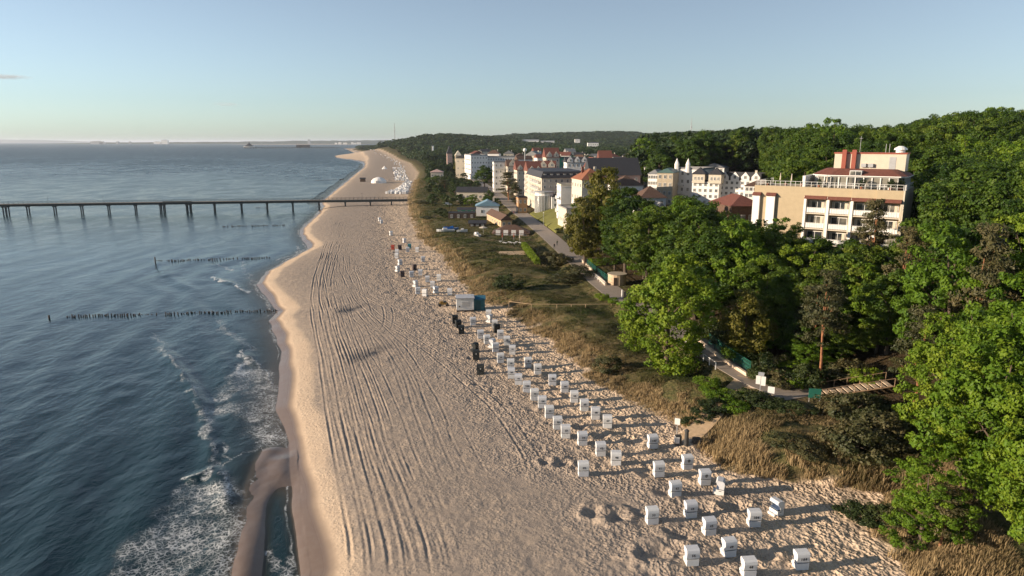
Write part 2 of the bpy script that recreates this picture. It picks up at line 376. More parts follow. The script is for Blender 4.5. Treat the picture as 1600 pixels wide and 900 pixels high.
def sand_mat():
    t = NT("beach_and_dune_ground"); P = t.geo()
    wet, grass, wood, mid, stain, rub = [t.attr(a) for a in ("wet", "grass", "wood", "mid", "stain", "rub")]
    n1 = t.noise(.25, 4, .6, P); n2 = t.noise(3.2, 4, .65, P); n3 = t.noise(.9, 3, .6, P)
    sand = t.mix(n1, (.53, .40, .285), (.63, .50, .365))
    sand = t.mix(t.math('MULTIPLY', mid, t.maprange(n3, .25, .6, .55, 1.0)), sand, (.325, .27, .222))
    sand = t.mix(t.maprange(n2, .35, .75, 0, .28), sand, (.36, .28, .21))
    # seaweed specks on the strand line
    vo = t.new("TexNoise", {"Scale": 2.3, "Detail": 5.0, "Roughness": .75, "Vector": P}).outputs["Fac"]
    sand = t.mix(t.math('MULTIPLY', t.math('MULTIPLY', t.maprange(vo, .62, .68), .65), t.math('SUBTRACT', 1.0, t.math('MAXIMUM', mid, rub), clamp=True)), sand, (.12, .085, .06))
    sand = t.mix(t.math('MULTIPLY', t.attr('track'), .30), sand, (.17, .145, .125))
    sand = t.mix(stain, sand, (.085, .085, .09))
    wc = t.mix(t.maprange(wet, .45, 1.0), (.38, .29, .215), (.165, .118, .088))
    sand = t.mix(t.maprange(wet, .1, .6), sand, wc)
    ga = t.noise(.16, 5, .65, P); gb = t.noise(1.7, 4, .7, P)
    gr = t.ramp(ga, [(.36, (.17, .13, .075)), (.46, (.115, .105, .045)), (.56, (.058, .078, .024)), (.66, (.15, .125, .06))])
    gr = t.mix(t.maprange(gb, .3, .7), t.mix(.5, gr, (.035, .035, .018)), t.mix(.35, gr, (.24, .165, .085)))
    fl = t.mix(t.noise(.5, 4, .6, P), (.035, .03, .014), (.075, .05, .03))
    g2 = t.mix(wood, gr, fl)
    col = t.mix(grass, sand, g2)
    # footprints and wind ripples
    mp = t.new("Mapping", {"Vector": P, "Scale": (1.0, 1.0, .3)}).outputs[0]
    v1 = t.new("TexVoronoi", {"Scale": 2.6, "Vector": mp, "Randomness": 1.0}, feature='SMOOTH_F1'); v1.inputs["Smoothness"].default_value = .35
    v2 = t.new("TexVoronoi", {"Scale": 4.7, "Vector": mp, "Randomness": 1.0}, feature='F1')
    foot = t.math('ADD', t.math('MULTIPLY', v1.outputs["Distance"], 1.0), t.math('MULTIPLY', v2.outputs["Distance"], .5))
    foot = t.math('MULTIPLY', foot, t.maprange(t.noise(.35, 3, .6, P), .3, .6, .25, 1.0))
    foot = t.math('MULTIPLY', foot, t.math('ADD', t.math('MULTIPLY', rub, 1.15), .20))
    fine = t.noise(7.0, 4, .7, P)
    hh = t.math('ADD', foot, t.math('MULTIPLY', fine, .16))
    hh = t.math('MULTIPLY', hh, t.maprange(wet, .0, .5, 1.0, .03))
    hh = t.math('ADD', hh, t.math('MULTIPLY', t.math('MULTIPLY', gb, grass), 1.6))
    b = t.bump(hh, .9, .28)
    col = t.mix(t.math('MULTIPLY', wet, t.maprange(t.noise(.9, 5, .7, P, .6), .4, .65, 0, .35)), col, (.20, .155, .12)); rough = t.maprange(wet, .4, 1.0, .95, .26)
    return t.done(t.pbsdf(col, rough, t.maprange(wet, .4, 1.0, .08, .5), b))
SAND = sand_mat()
for nm, (XX, YY, FF) in (("beach_and_dune_ground", (X, Y, F)), ("inland_ground", (X2, Y2, F2))):
    ZZ = terrain(XX, YY, nm[0] == 'b')
    if nm[0] == 'i': ZZ[:420] = np.interp(XX[:420], X[-960:], terrain(X[-960:], Y[-960:], True))
    me = npmesh(nm, np.stack([XX, YY, ZZ], 1), FF, [SAND], None, True, terr_attrs(XX, YY, ZZ))
    tag(link(bpy.data.objects.new(nm, me)), kind="structure")

# ------------------------------------------------------------ sea
foam_lines = [  # (pixel polyline, half width m, strength, lace)
 ([(205,900),(240,850),(290,800),(330,770),(350,800),(345,850),(330,900)], 3.0, .85),
 ([(265,890),(290,850),(310,810)], 3.2, .9), ([(240,900),(262,865)], 3.0, .7),
 ([(285,750),(305,745),(333,733),(328,745)], .55, 1.35),
 ([(345,620),(370,600),(400,580),(412,600),(425,640),(405,670)], 2.6, .8),
 ([(350,640),(385,635),(415,660),(430,690)], 2.6, .85), ([(370,590),(385,565),(378,556)], 1.2, 1.2),
 ([(330,432),(350,440),(372,448),(384,458)], .7, 1.25), ([(338,414),(352,418),(362,423)], .6, .95), ([(378,408),(383,420),(390,440)], .8, .55), ([(385,425),(398,445),(402,455)], .6, .6),
 ([(345,500),(355,520),(375,535),(395,548)], 1.0, .55), ([(382,550),(396,562),(412,580),(421,605)], .5, 1.15),
 ([(238,522),(262,552),(290,590),(312,625),(322,665),(333,700),(326,735)], .4, .62), ([(322,640),(318,670),(330,700)], .8, .8),
 ([(240,520),(250,545),(285,578)], .4, .45),
 ([(430,860),(425,885),(452,895),(455,870)], .6, .9), ([(352,690),(345,735),(360,800),(357,900)], .22, .95),
 ([(345,720),(380,705),(412,700),(428,715)], .2, .9), ([(400,690),(425,690),(450,685),(457,710),(440,725),(400,755)], .2, .95),
 ([(463,384),(470,392),(455,400),(430,407)], .6, .8), ([(415,470),(430,485),(420,494)], .6, .8), ([(405,460),(418,474),(434,487)],.35,1.1), ([(300,760),(280,800),(250,840),(215,880)], 1.6, .55)]
def sea_z(X, Y):
    d = X - xs(Y)
    k = np.clip(200 / np.maximum(Y, 1), 0, 1)
    dw = d + (fbm(X / 22, Y / 22, 5, 3) - .5) * 9
    near = np.exp(-((d + 18) / 22) ** 2)
    z = .13 * np.sin(dw / 9.5 * 2 * pi) * k * (.25 + .75 * near) + (fbm(X / 3.1, Y / 5.5, 15, 4) - .5) * .24 * np.clip(95 / np.maximum(Y, 1), 0, 1) ** 1.6 * sst(-d / 8)
    for pl, w, h in (([(238,520),(262,552),(290,590),(312,625),(322,665),(330,700),(322,740)], 1.1, .34), ([(285,752),(305,746),(334,735),(345,760),(358,800)], .9, .30), ([(382,550),(398,564),(414,582),(423,606)], .9, .28), ([(330,432),(350,440),(372,448),(386,460)], 1.2, .32), ([(236,395),(262,430),(300,455)], 1.6, .22), ([(300,500),(345,560),(360,600)], 1.6, .12), ([(345,500),(365,530),(395,560)], 1.3, .14)):
        dd, tt = seg_dist(X, Y, [G(u, v, 0) for u, v in pl]); dd = dd * (.8 + .5 * vn(X / 3, Y / 3, 66)); z = z + h * np.exp(-(dd / w) ** 2) * sst(tt / .2) * sst((1 - tt) / .2 + .3)
    return z * sst((-d - 1) / 6)
Xs, Ys, Fs = fan(26, 400, 760, 700, lambda Y: -.86 * Y - 25, lambda Y: xs(Y) + 3.5, (.35, lambda Y: xs(Y) - 20 - .05 * Y, .999, lambda Y: xs(Y) + 3.4))
Xs2, Ys2, Fs2 = fan(400, 80000, 300, 200, lambda Y: -.86 * Y - 25, lambda Y: xs(Y) + 3.5)
def foam_attr(X, Y):
    f = np.zeros_like(X); nr = (Y < 300); X0, Y0 = X, Y
    X = X + nr * ((fbm(X0 / 2.2, Y0 / 2.2, 201, 3) - .5) * 3.2); Y = Y + nr * ((fbm(X0 / 2.2, Y0 / 2.2, 202, 3) - .5) * 3.2)
    for px_, w, s in foam_lines:
        pts = [G(u, v, 0) for u, v in px_]
        mx = max(p[0] for p in pts) + 4 * w; mn = min(p[0] for p in pts) - 4 * w; my = max(p[1] for p in pts) + 4 * w; ny = min(p[1] for p in pts) - 4 * w
        m = (X > mn) & (X < mx) & (Y > ny) & (Y < my)
        if m.any():
            dd, t = seg_dist(X[m], Y[m], pts); dd = dd * (.7 + .6 * fbm(X[m] / 1.6, Y[m] / 1.6, 83, 3))
            f[m] = np.maximum(f[m], s * (1 - sst(dd / w - .25)))
    X, Y = X0, Y0; d = X - xs(Y) + (fbm(Y / 9.0, X * 0 + 3, 5, 3) - .5) * 1.2 * (Y < 400)
    edge = np.exp(-((d + .5 + 1.3 * (fbm(Y / 5, X * 0, 91, 3) - .5)) / np.where(Y < 120, .13, .45)) ** 2)
    return np.maximum(f, edge * .95 * sst((fbm(Y / 18, X * 0 + 5, 97, 2) - .25) / .2))
def sea_mat():
    t = NT("sea_water"); P = t.geo(); foam = t.attr("foam"); sh = t.attr("shallow"); ch = t.attr("chop")
    mp = t.new("Mapping", {"Vector": P, "Scale": (1.0, .55, 1.0), "Rotation": (0, 0, radians(18))}).outputs[0]
    a = t.noise(.55, 5, .6, mp, .4); b = t.noise(2.6, 4, .65, mp, .3); c = t.noise(.07, 4, .6, mp, .6)
    h = t.math('ADD', t.math('ADD', t.math('MULTIPLY', a, 1.0), t.math('MULTIPLY', b, .30)), t.math('MULTIPLY', c, 1.6))
    h = t.math('MULTIPLY', h, ch); bp = t.bump(h, .6, .5)
    dc = t.mix(t.noise(.012, 3, .5, mp), (.005, .020, .026), (.010, .036, .042))
    dc = t.mix(t.maprange(sh, .2, 1.0), dc, (.05, .06, .05))
    water = t.pbsdf(dc, t.math('ADD', t.maprange(c, .35, .65, .08, .18), t.maprange(ch, .5, 5.0, 0, .22)), .5, bp, IOR=1.33)
    n = t.new("ShaderNodeBsdfTransparent"[10:]) if False else t.n.new("ShaderNodeBsdfTransparent"); n.inputs[0].default_value = (.78, .80, .78, 1)
    mx = t.n.new("ShaderNodeMixShader"); t.l.new(t.maprange(sh, .35, 1.0, 0, .75), mx.inputs[0]); t.l.new(water, mx.inputs[1]); t.l.new(n.outputs[0], mx.inputs[2])
    # lace of foam
    dn = t.new("TexNoise", {"Scale": 1.1, "Detail": 3.0, "Vector": P}).outputs["Color"]
    vm = t.n.new("ShaderNodeVectorMath"); vm.operation = 'MULTIPLY_ADD'; t.l.new(dn, vm.inputs[0]); vm.inputs[1].default_value = (.9, .9, 0); t.l.new(P, vm.inputs[2])
    vo = t.new("TexVoronoi", {"Scale": 1.9, "Vector": vm.outputs[0]}, feature='DISTANCE_TO_EDGE').outputs["Distance"]
    vo2 = t.new("TexVoronoi", {"Scale": 4.6, "Vector": vm.outputs[0]}, feature='DISTANCE_TO_EDGE').outputs["Distance"]
    lace = t.math('MINIMUM', vo, t.math('MULTIPLY', vo2, 1.5))
    brk = t.math('ADD', t.math('MULTIPLY', t.noise(.8, 5, .7, P), .6), t.math('MULTIPLY', t.noise(.22, 3, .6, P), .42))
    thr = t.math('MULTIPLY', foam, t.math('ADD', t.math('MULTIPLY', brk, .60), -.20))
    fm = t.math('MULTIPLY', t.math('SUBTRACT', thr, lace), 7.0, clamp=True)
    solid = t.maprange(foam, 1.0, 1.35)
    fm = t.math('MAXIMUM', fm, t.math('MULTIPLY', solid, t.maprange(brk, .44, .60)))
    fs = t.pbsdf((.80, .80, .78), .8, .2, t.bump(brk, .6, .15))
    m2 = t.n.new("ShaderNodeMixShader"); t.l.new(t.math('MULTIPLY', fm, .82), m2.inputs[0]); t.l.new(mx.outputs[0], m2.inputs[1]); t.l.new(fs, m2.inputs[2])
    return t.done(m2.outputs[0])
SEA = sea_mat()
for nm, (XX, YY, FF) in (("sea_water", (Xs, Ys, Fs)), ("open_sea_water", (Xs2, Ys2, Fs2))):
    fo = foam_attr(XX, YY); zz = sea_z(XX, YY)
    if nm[0] == 'o': zz[:200] = 0; zz[:] = 0; 
    else: zz *= 1 - sst((YY - 330) / 70)
    zz = zz + .10 * np.clip(fo - .9, 0, 1)
    tb = terrain(XX, YY, False) if nm[0] == 's' else np.where(XX > xs(YY) - 8, 0, -4)
    shal = np.exp(np.minimum(tb, 0) * 2.4)
    me = npmesh(nm, np.stack([XX, YY, zz], 1), FF, [SEA], None, True, {"foam": ('POINT', fo), "shallow": ('POINT', shal), "chop": ('POINT', np.interp(YY, [0, 85, 140, 220, 420, 650, 1500, 6000], [.52, .46, .36, .34, 1.25, 2.3, 4.0, 10.0]) * (.8 + .5 * fbm(XX / 90, YY / 140, 12, 3)))})
    tag(link(bpy.data.objects.new(nm, me)), kind="structure")
# ------------------------------------------------------------ vegetation
def leaf_mat(name, ramp, transl=.35, rough=.55):
    t = NT(name); r = t.n.new("ShaderNodeObjectInfo").outputs["Random"]; ti = t.attr("tint")
    f = t.math('ADD', t.math('MULTIPLY', r, .5), t.math('MULTIPLY', ti, .5))
    c = t.ramp(f, ramp)
    d = t.pbsdf(c, rough, .25); tr = t.n.new("ShaderNodeBsdfTranslucent")
    c2 = t.mix(.5, c, (.16, .20, .015)); t.l.new(c2, tr.inputs[0])
    m = t.n.new("ShaderNodeMixShader"); m.inputs[0].default_value = transl; t.l.new(d, m.inputs[1]); t.l.new(tr.outputs[0], m.inputs[2])
    return t.done(m.outputs[0])
LEAF = leaf_mat("broad_leaves", [(.0, (.016, .042, .007)), (.35, (.038, .080, .009)), (.65, (.074, .128, .012)), (1.0, (.145, .185, .02))])
LEAFB = leaf_mat("fresh_bright_leaves", [(.0, (.055, .118, .009)), (.4, (.105, .190, .012)), (1.0, (.22, .28, .022))])
LEAFY = leaf_mat("yellow_green_leaves", [(.0, (.11, .095, .020)), (.5, (.13, .125, .02)), (1.0, (.17, .15, .03))])
LEAFD = leaf_mat("dark_shrub_leaves", [(.0, (.012, .024, .008)), (.5, (.028, .045, .012)), (1.0, (.06, .075, .02))], .15)
NEED = leaf_mat("pine_needles", [(.0, (.030, .042, .016)), (.5, (.072, .070, .028)), (1.0, (.125, .10, .045))], .15)
FARL = leaf_mat("far_leaves", [(.0, (.012, .028, .009)), (.5, (.026, .050, .012)), (1.0, (.055, .078, .018))], .2)
BARK = paint("bark", (.10, .075, .055), .9, .3, 3.0)
PBARK = paint("pine_bark", (.26, .12, .06), .9, .3, 3.0)
def quads(P, N, S, rs, aspect=1.0):
    """leaf quads at points P facing N, size S"""
    n = len(P); N = N / (np.linalg.norm(N, axis=1, keepdims=True) + 1e-9)
    r = rs.normal(size=(n, 3)); a = np.cross(N, r); a /= np.linalg.norm(a, axis=1, keepdims=True) + 1e-9; b = np.cross(N, a)
    S = S[:, None] * .5; u = a * S; v = b * S * aspect
    V = np.stack([P - u - v, P + u - v * .6, P + u + v, P - u * .6 + v], 1).reshape(-1, 3)
    V[::4] += (N * S * .3); V[2::4] += (N * S * .3)
    return V, np.arange(n * 4).reshape(n, 4)
def crown_np(seed, H=16., R=5., z0=.22, ncl=110, nlf=90, leaf=.42, rc=1.25, lump=.35, pine=False, top=.0):
    rs = np.random.RandomState(seed); zc = H * (z0 + 1) / 2; hz = H * (1 - z0) / 2
    if pine:
        cz = H * (z0 + (1 - z0) * rs.rand(ncl) ** .8); fr = (cz / H - z0) / (1 - z0); rad = R * np.sqrt(rs.rand(ncl)) * (1.05 - .75 * fr ** 1.6); az = rs.rand(ncl) * 2 * pi
        Cn = np.stack([rad * np.cos(az), rad * np.sin(az), cz], 1)
    else:
        d = rs.normal(size=(ncl, 3)); d[:, 2] += .25; d /= np.linalg.norm(d, axis=1, keepdims=True)
        lobes = rs.normal(size=(7, 3)); lobes /= np.linalg.norm(lobes, axis=1, keepdims=True)
        lf = 1 - lump * .6 + lump * np.max(np.clip(d @ lobes.T, 0, 1) ** 3, axis=1) * 1.1
        rr = lf * (.60 + .40 * rs.rand(ncl) ** .4)
        taper = 1 - top * np.clip(d[:, 2], 0, 1)
        Cn = d * rr[:, None] * np.array([R, R, hz]); Cn[:, :2] *= taper[:, None]; Cn[:, 2] += zc
    rcl = rc * (.65 + .7 * rs.rand(ncl))
    q = rs.normal(size=(ncl, nlf, 3)); q /= np.linalg.norm(q, axis=2, keepdims=True)
    flat = np.array([1.15, 1.15, .42 if pine else .72])
    P = Cn[:, None, :] + q * (rcl[:, None, None] * (.55 + .5 * rs.rand(ncl, nlf, 1))) * flat
    out = (Cn - np.array([0, 0, zc])) / np.array([R, R, hz]); out /= np.linalg.norm(out, axis=1, keepdims=True) + 1e-6
    N = q * .8 + out[:, None, :] * .5 + rs.normal(size=q.shape) * .55
    tint = np.clip(.5 + (rs.rand(ncl, 1) - .5) * .9 + (rs.rand(ncl, nlf) - .5) * .5, 0, 1)
    P = P.reshape(-1, 3); N = N.reshape(-1, 3)
    keep = P[:, 2] > H * z0 * .45
    S = leaf * (.5 + .75 * rs.rand(len(P))) * np.repeat(.75 + .6 * rs.rand(ncl), nlf)
    V, F = quads(P[keep], N[keep], S[keep], rs, .35 if pine else .75)
    return V, F, tint.ravel()[keep], Cn
def trunk_mb(H, r, Cn, seed, z0=.22, pine=False, nl=9):
    m = MB(); rg = random.Random(seed); k = 5; pts = [(0, 0, -.4)]
    for j in range(1, k + 1): pts.append((pts[-1][0] + rg.uniform(-.25, .25), pts[-1][1] + rg.uniform(-.25, .25), H * .88 * j / k))
    for j in range(k): m.bar(pts[j], pts[j + 1], r * (1 - .17 * j), 7, r2=r * (1 - .17 * (j + 1)))
    cs = [tuple(c) for c in Cn]; rg.shuffle(cs)
    for c in cs[:nl]:
        zb = max(H * z0 * .7, c[2] * .62); f = min(zb / (H * .88), 1) * k; j = min(int(f), k - 1); a = f - j
        p = tuple(pts[j][q] * (1 - a) + pts[j + 1][q] * a for q in range(3))
        m.bar(p, c, r * .32, 5, r2=r * .08)
    return m
PROTO = {}
def proto(kind, seed, leafmat, barkmat, H, R, **kw):
    V, F, ti, Cn = crown_np(seed, H, R, **kw)
    cm = npmesh("crown", V, F, [leafmat], None, False, {"tint": ('FACE', ti)})
    tm = trunk_mb(H, .028 * H * (.6 if kw.get("pine") else .8), Cn, seed, kw.get("z0", .22), kw.get("pine", False)).mesh("trunk", barkmat)
    PROTO.setdefault(kind, []).append((cm, tm, H, R))
for s in range(4): proto("broad", 10 + s, LEAF, BARK, 16., 5., ncl=210, nlf=90, leaf=.29, rc=.74, lump=.75)
for s in range(2): proto("bright", 20 + s, LEAFB, BARK, 16., 5., ncl=230, nlf=90, leaf=.27, rc=.66, lump=.8, z0=.1)
proto("dense", 27, LEAFB, BARK, 16., 5., ncl=340, nlf=90, leaf=.27, rc=.72, lump=.45, z0=.0)
proto("tall", 26, LEAF, BARK, 16., 4., ncl=190, nlf=85, leaf=.29, rc=.72, lump=.45, z0=.12, top=.35)
proto("yellow", 24, LEAFY, BARK, 16., 5., ncl=130, nlf=90, leaf=.42, rc=1.1, lump=.5, z0=.1)
for s in range(2): proto("pine", 30 + s, NEED, PBARK, 16., 3.6, ncl=55, nlf=110, leaf=.42, rc=1.0, z0=.32, pine=True)
for s in range(2): proto("shrub", 40 + s, LEAFD, BARK, 2.2, 1.6, ncl=45, nlf=60, leaf=.17, rc=.42, lump=.5, z0=.02)
proto("dryshrub", 44, NEED, BARK, 2.2, 1.6, ncl=45, nlf=60, leaf=.16, rc=.42, lump=.5, z0=.02)
for s in range(2): proto("brightshrub", 46 + s, LEAFB, BARK, 2.2, 1.6, ncl=45, nlf=60, leaf=.17, rc=.42, lump=.5, z0=.02)
TREES = []
rg = random.Random(77)
def put_tree(kind, x, y, H, R, label=None, name="tree", cat="tree", group=None, which=None):
    ps = PROTO[kind]; cm, tm, h0, r0 = ps[rg.randrange(len(ps)) if which is None else which]
    r = empty(name, (x, y, tz(x, y) - .1), rg.uniform(0, 6.28), label, cat, group)
    r.scale = (R / r0, R / r0, H / h0)
    part("trunk", tm, r); part("crown", cm, r)
    return r
# skyline the crowns reach, in photo rows, for each range of distance
front_cap = lambda u: np.interp(u, [860,885,905,940,975,1000,1025,1050,1100,1135,1165,1200,1240,1270,1300,1350,1385,1415,1430,1450,1480,1520,1600], [400,330,290,268,300,325,335,300,297,330,352,326,330,362,388,362,350,385,330,258,240,238,240])
hill_cap = lambda u: np.interp(u, [985,1000,1050,1100,1150,1200,1250,1290,1330,1400,1450,1500,1550,1600,1700], [240,210,207,206,201,192,187,187,198,194,187,181,177,179,179])
tl = lambda Y: np.interp(Y, [15,45,55,62,70,80,87,92,100,110,130,160,190,240], [37,37,38.5,42.5,44.5,46,44,38,35,33.5,28.5,25,24,22])
def px(x, y, z):
    zc_ = y * cp + (HCAM - z) * sp; return 800 + FPX * x / zc_, 450 + FPX * ((HCAM - z) * cp - y * sp) / zc_
named = []
def nt(kind, x, y, H, R, label, **k): named.append((x, y, R)); return put_tree(kind, x, y, H, R, label, **k)
x, y = G(1040, 566, 4.6)
nt("dense", x, y, 16.6, 5.7, "big rounded bright green tree standing alone on the dune side of the promenade", group="broadleaf trees by the promenade", which=0)
for u, Y, H, R, kd, lb in [(914,172,16,4.6,"yellow","yellow green tree at the corner where the lawn meets the promenade"), (943,186,22,6.0,"yellow","tallest yellow tinged tree beside the promenade, in front of the red roofed house"), (984,176,19,6.2,"broad","dark green tree just behind the yellow green pair by the promenade"),
                           (1168,93,10,3.4,"yellow","small yellow brown tree behind the green promenade fence")]:
    nt(kd, XU(u, Y, 8), Y, H, R, lb, group="broadleaf trees by the promenade")
for u, Y, H, R, lb in [(1283,86.5,14.5,2.9,"tall pine with bare orange trunk beside the wooden stairs"), (1400,92,16,3.2,"brown pine rising between bright broadleaf trees behind the stairs"), (1352,118,14,3.2,"reddish brown pine in front of the hotel balconies"), (1575,150,17,5.,"large brownish pine to the side of the hotel"), (1430,76,12,3.,"low brown pine in the middle of the leafy slope"),
                       (1270,92,11,3.2,"bushy pine behind the leaning pine at the stairs")]:
    nt("pine", XU(u, Y, 7), Y, H, R, lb, name="pine_tree", cat="pine tree")
for k, (u, Y, H, R, kd) in enumerate([(1192, 104, 12, 4.2, "broad"), (1222, 100, 11, 4.0, "tall"), (1250, 98.5, 12, 4.2, "broad"), (1303, 95, 11, 3.8, "tall"), (1330, 97, 13, 4.4, "broad"), (1358, 92.5, 11, 3.8, "bright"), (1385, 89.5, 12, 4.0, "broad"), (1312, 104, 13, 4.2, "broad")]):
    nt(kd, XU(u, Y, 8), Y, H, R, ["dark tree just up the slope from the small yellow brown one", "slender tree between the yellow brown tree and the leaning pine", "dark tree immediately on the sea side of the leaning pine", "slender tree just behind the middle of the wooden stairs", "rounded tree behind the upper end of the wooden stairs", "bright tree at the top of the wooden stairs", "rounded tree past the top of the wooden stairs", "dark tree in the second rank behind the stairs"][k], group="trees by the stairs")
for k in range(13):
    u = 1180 + k * 17; Y = (97, 93.5, 90.5)[k % 3] if u > 1240 else (101, 97)[k % 2]
    put_tree(("broad", "bright", "shrub", "tall")[k % 4] if k % 4 != 2 else "broad", XU(u, Y, 7), Y, 4.5 + (k * 7 % 5) * .7, 2.9, ("small dense", "bushy light green", "low dark", "young narrow")[k % 4] + " tree in the understorey behind the " + ("mesh fence end" if u < 1240 else "leaning pine" if u < 1330 else "stairs"), group="understorey trees on the slope")
cand = []
r2 = np.random.RandomState(5)
def free(x, y, rad):
    return all((x - a) ** 2 + (y - b) ** 2 > (rad + .45 * c) ** 2 for a, b, c in named)
hx, hy = 61.0, 133.0       # hotel centre
def in_hotel(x, y, m=0.0):
    a = radians(-35); dx, dy = x - HC[0], y - HC[1]; lx = dx * cos(a) - dy * sin(a) * -1; 
    lx = dx * cos(radians(35)) - dy * sin(radians(35)); ly = dx * sin(radians(35)) + dy * cos(radians(35))
    return -14 - m < lx < 13 + m and -6.5 - m < ly < 20 + m
HC = (XU(1404.5, 121, 20) - 13 * cos(radians(35)) , 121 + 13 * sin(radians(35)))
HC = (HC[0] + 6 * sin(radians(35)), HC[1] + 6 * cos(radians(35)))
yy = 40.0
while yy < 620:
    sp0 = 6.6 if yy < 130 else (7.2 if yy < 300 else 9.5)
    xx = 20.0
    while xx < .80 * yy + 22:
        x = xx + r2.uniform(-.4, .4) * sp0; y = yy + r2.uniform(-.4, .4) * sp0; xx += sp0
        g = tz(x, y); u, v = px(x, y, g + 12)
        if x < float(tl(y)) or u > 1720: continue
        front = y < 145 or (y < 232 and u < 1165)
        if y >= 150 and u < 1165 and not (y < 215 and u < 1130 or y > 300): continue
        if u < 1205 and 232 <= y < 305: continue
        if y > 300 and u < 1003: continue
        if in_hotel(x, y, 3.0) or not free(x, y, 2.2): continue
        if 99 < y < 122 and abs(x - (31 + (y - 99) * -.1)) < 2.2: continue
        if 84 < y < 90 and x < 46: continue
        rpx = 4.6 / y * FPX
        fc = max(float(front_cap(u - rpx)), float(front_cap(u)), float(front_cap(u + rpx))) if u < 1520 else float(front_cap(u))
        low_ = front or (145 <= y < 246 and u < 1235)
        cap = fc if low_ else float(hill_cap(u))
        cap += r2.uniform(0, 14) * (1 if front else .4)
        if 145 <= y and u >= 1165 and u < 1430 and not low_: cap = max(cap, 200 + r2.uniform(0, 10))
        H = min(r2.uniform(14, 20) if y > 70 else r2.uniform(12, 17), ZV(cap, y) - g)
        if not low_ and y > 180: H = min(r2.uniform(17, 23), ZV(cap, y) - g)
        if H < 4.5: continue
        if front and 1150 < u < 1430 and H < 5: continue
        cand.append((H / y, x, y, H, u, v, front))
    yy += sp0 * .9
cand.sort(reverse=True)
MAXT = 270
lab_broad = {True: "leafy green tree in the wooded slope between promenade and hotel", False: "green tree of the forest on the hill behind the hotel and villas"}
for k, (q, x, y, H, u, v, front) in enumerate(cand[:MAXT]):
    rr = r2.rand()
    if x > 36 and y < 80: kd = "bright" if rr < .68 else ("tall" if rr < .8 else ("pine" if rr > .93 else "broad"))
    elif front: kd = "bright" if rr < .22 else ("tall" if rr < .35 else ("pine" if rr > .93 else "broad"))
    else: kd = "tall" if rr < .3 else ("bright" if rr > .92 else "broad")
    R = min(max(.34 * H, 3.0), 6.2) * r2.uniform(.95, 1.15)
    if kd == "pine": R *= .6
    sz = "tall" if H > 15 else ("middle sized" if H > 9 else "low")
    kn = {"bright": "fresh light green tree", "broad": "rounded dark green tree", "tall": "narrow deep green tree", "pine": "sparse brownish pine"}[kd]
    if y < 62: wh, gp = "at the very front beside the sand and brown bushes", "trees on the front slope"
    elif y < 78: wh, gp = "on the front slope above the dark dune thicket", "trees on the front slope"
    elif y < 96: wh, gp = ("close behind the wooden stairs" if u < 1420 else "on the steep slope well beyond the stairs"), "trees by the stairs"
    elif front and y < 120: wh, gp = ("in the grove behind the green mesh fence" if u < 1260 else "in the thick wood between stairs and hotel"), "trees below the hotel"
    elif front and y < 150: wh, gp = ("behind the big lone tree in the promenade grove" if u < 1165 else ("right under the hotel facade" if u < 1425 else "beside the shaded end wall of the hotel")), "trees around the hotel front"
    elif front: wh, gp = ("between the round stone kiosk and the villas" if y > 185 else "in the middle of the promenade grove"), "trees of the promenade grove"
    elif y < 232 and u < 1235: wh, gp = "between the villas and the hotel", "trees between villas and hotel"
    elif y < 300: wh, gp = (("rising directly behind the hotel roof" if y < 215 else "deeper in the wood behind the hotel roof") if u < 1430 else ("on the hillside past the hotel, near it" if y < 200 else "high on the hillside beyond the hotel")), "forest trees around the hotel"
    else: wh, gp = "on the ridge above the villas", "forest trees on the ridge"
    lb = sz + " " + kn + " " + wh
    if y < 100 and H > 9: R *= .86
    if kd == "pine": put_tree("pine", x, y, H, R, lb, "pine_tree", "pine tree", gp)
    else: put_tree(kd, x, y, H, R, lb, group=gp)
# farther woodland: one mass
def bake(name, items, protos, mat):
    Vs, Fs, Ts = [], [], []; b = 0
    for (x, y, z, H, R, a) in items:
        V, F, ti, h0, r0 = protos[int(r2.randint(len(protos)))]
        c, s = cos(a), sin(a); W = np.empty_like(V); k = R / r0
        W[:, 0] = (V[:, 0] * c - V[:, 1] * s) * k + x; W[:, 1] = (V[:, 0] * s + V[:, 1] * c) * k + y; W[:, 2] = V[:, 2] * H / h0 + z
        Vs.append(W); Fs.append(F + b); b += len(V); Ts.append(np.clip(ti * .5 + r2.rand() * .8 - .15, 0, 1))
    me = npmesh(name, np.concatenate(Vs), np.concatenate(Fs), [mat], None, False, {"tint": ('FACE', np.concatenate(Ts))})
    return tag(link(bpy.data.objects.new(name, me)), kind="stuff")
low = [];
for s in range(5):
    V, F, ti, Cn = crown_np(60 + s, 16., 5., z0=.12, ncl=34, nlf=22, leaf=1.0, rc=1.5, lump=.4); low.append((V, F, ti, 16., 5.))
vlow = []
for s in range(4):
    V, F, ti, Cn = crown_np(70 + s, 16., 5., z0=.02, ncl=14, nlf=9, leaf=2.6, rc=2.0, lump=.4); vlow.append((V, F, ti, 16., 5.))
items = [(x, y, tz(x, y), H, min(max(.34 * H, 3.5), 6.5), r2.rand() * 6) for (q, x, y, H, u, v, fr) in cand[MAXT:]]
o = bake("hillside_forest", items, low, FARL); tag(o, "dense green forest covering the ridge behind the villas", "forest")
items = []
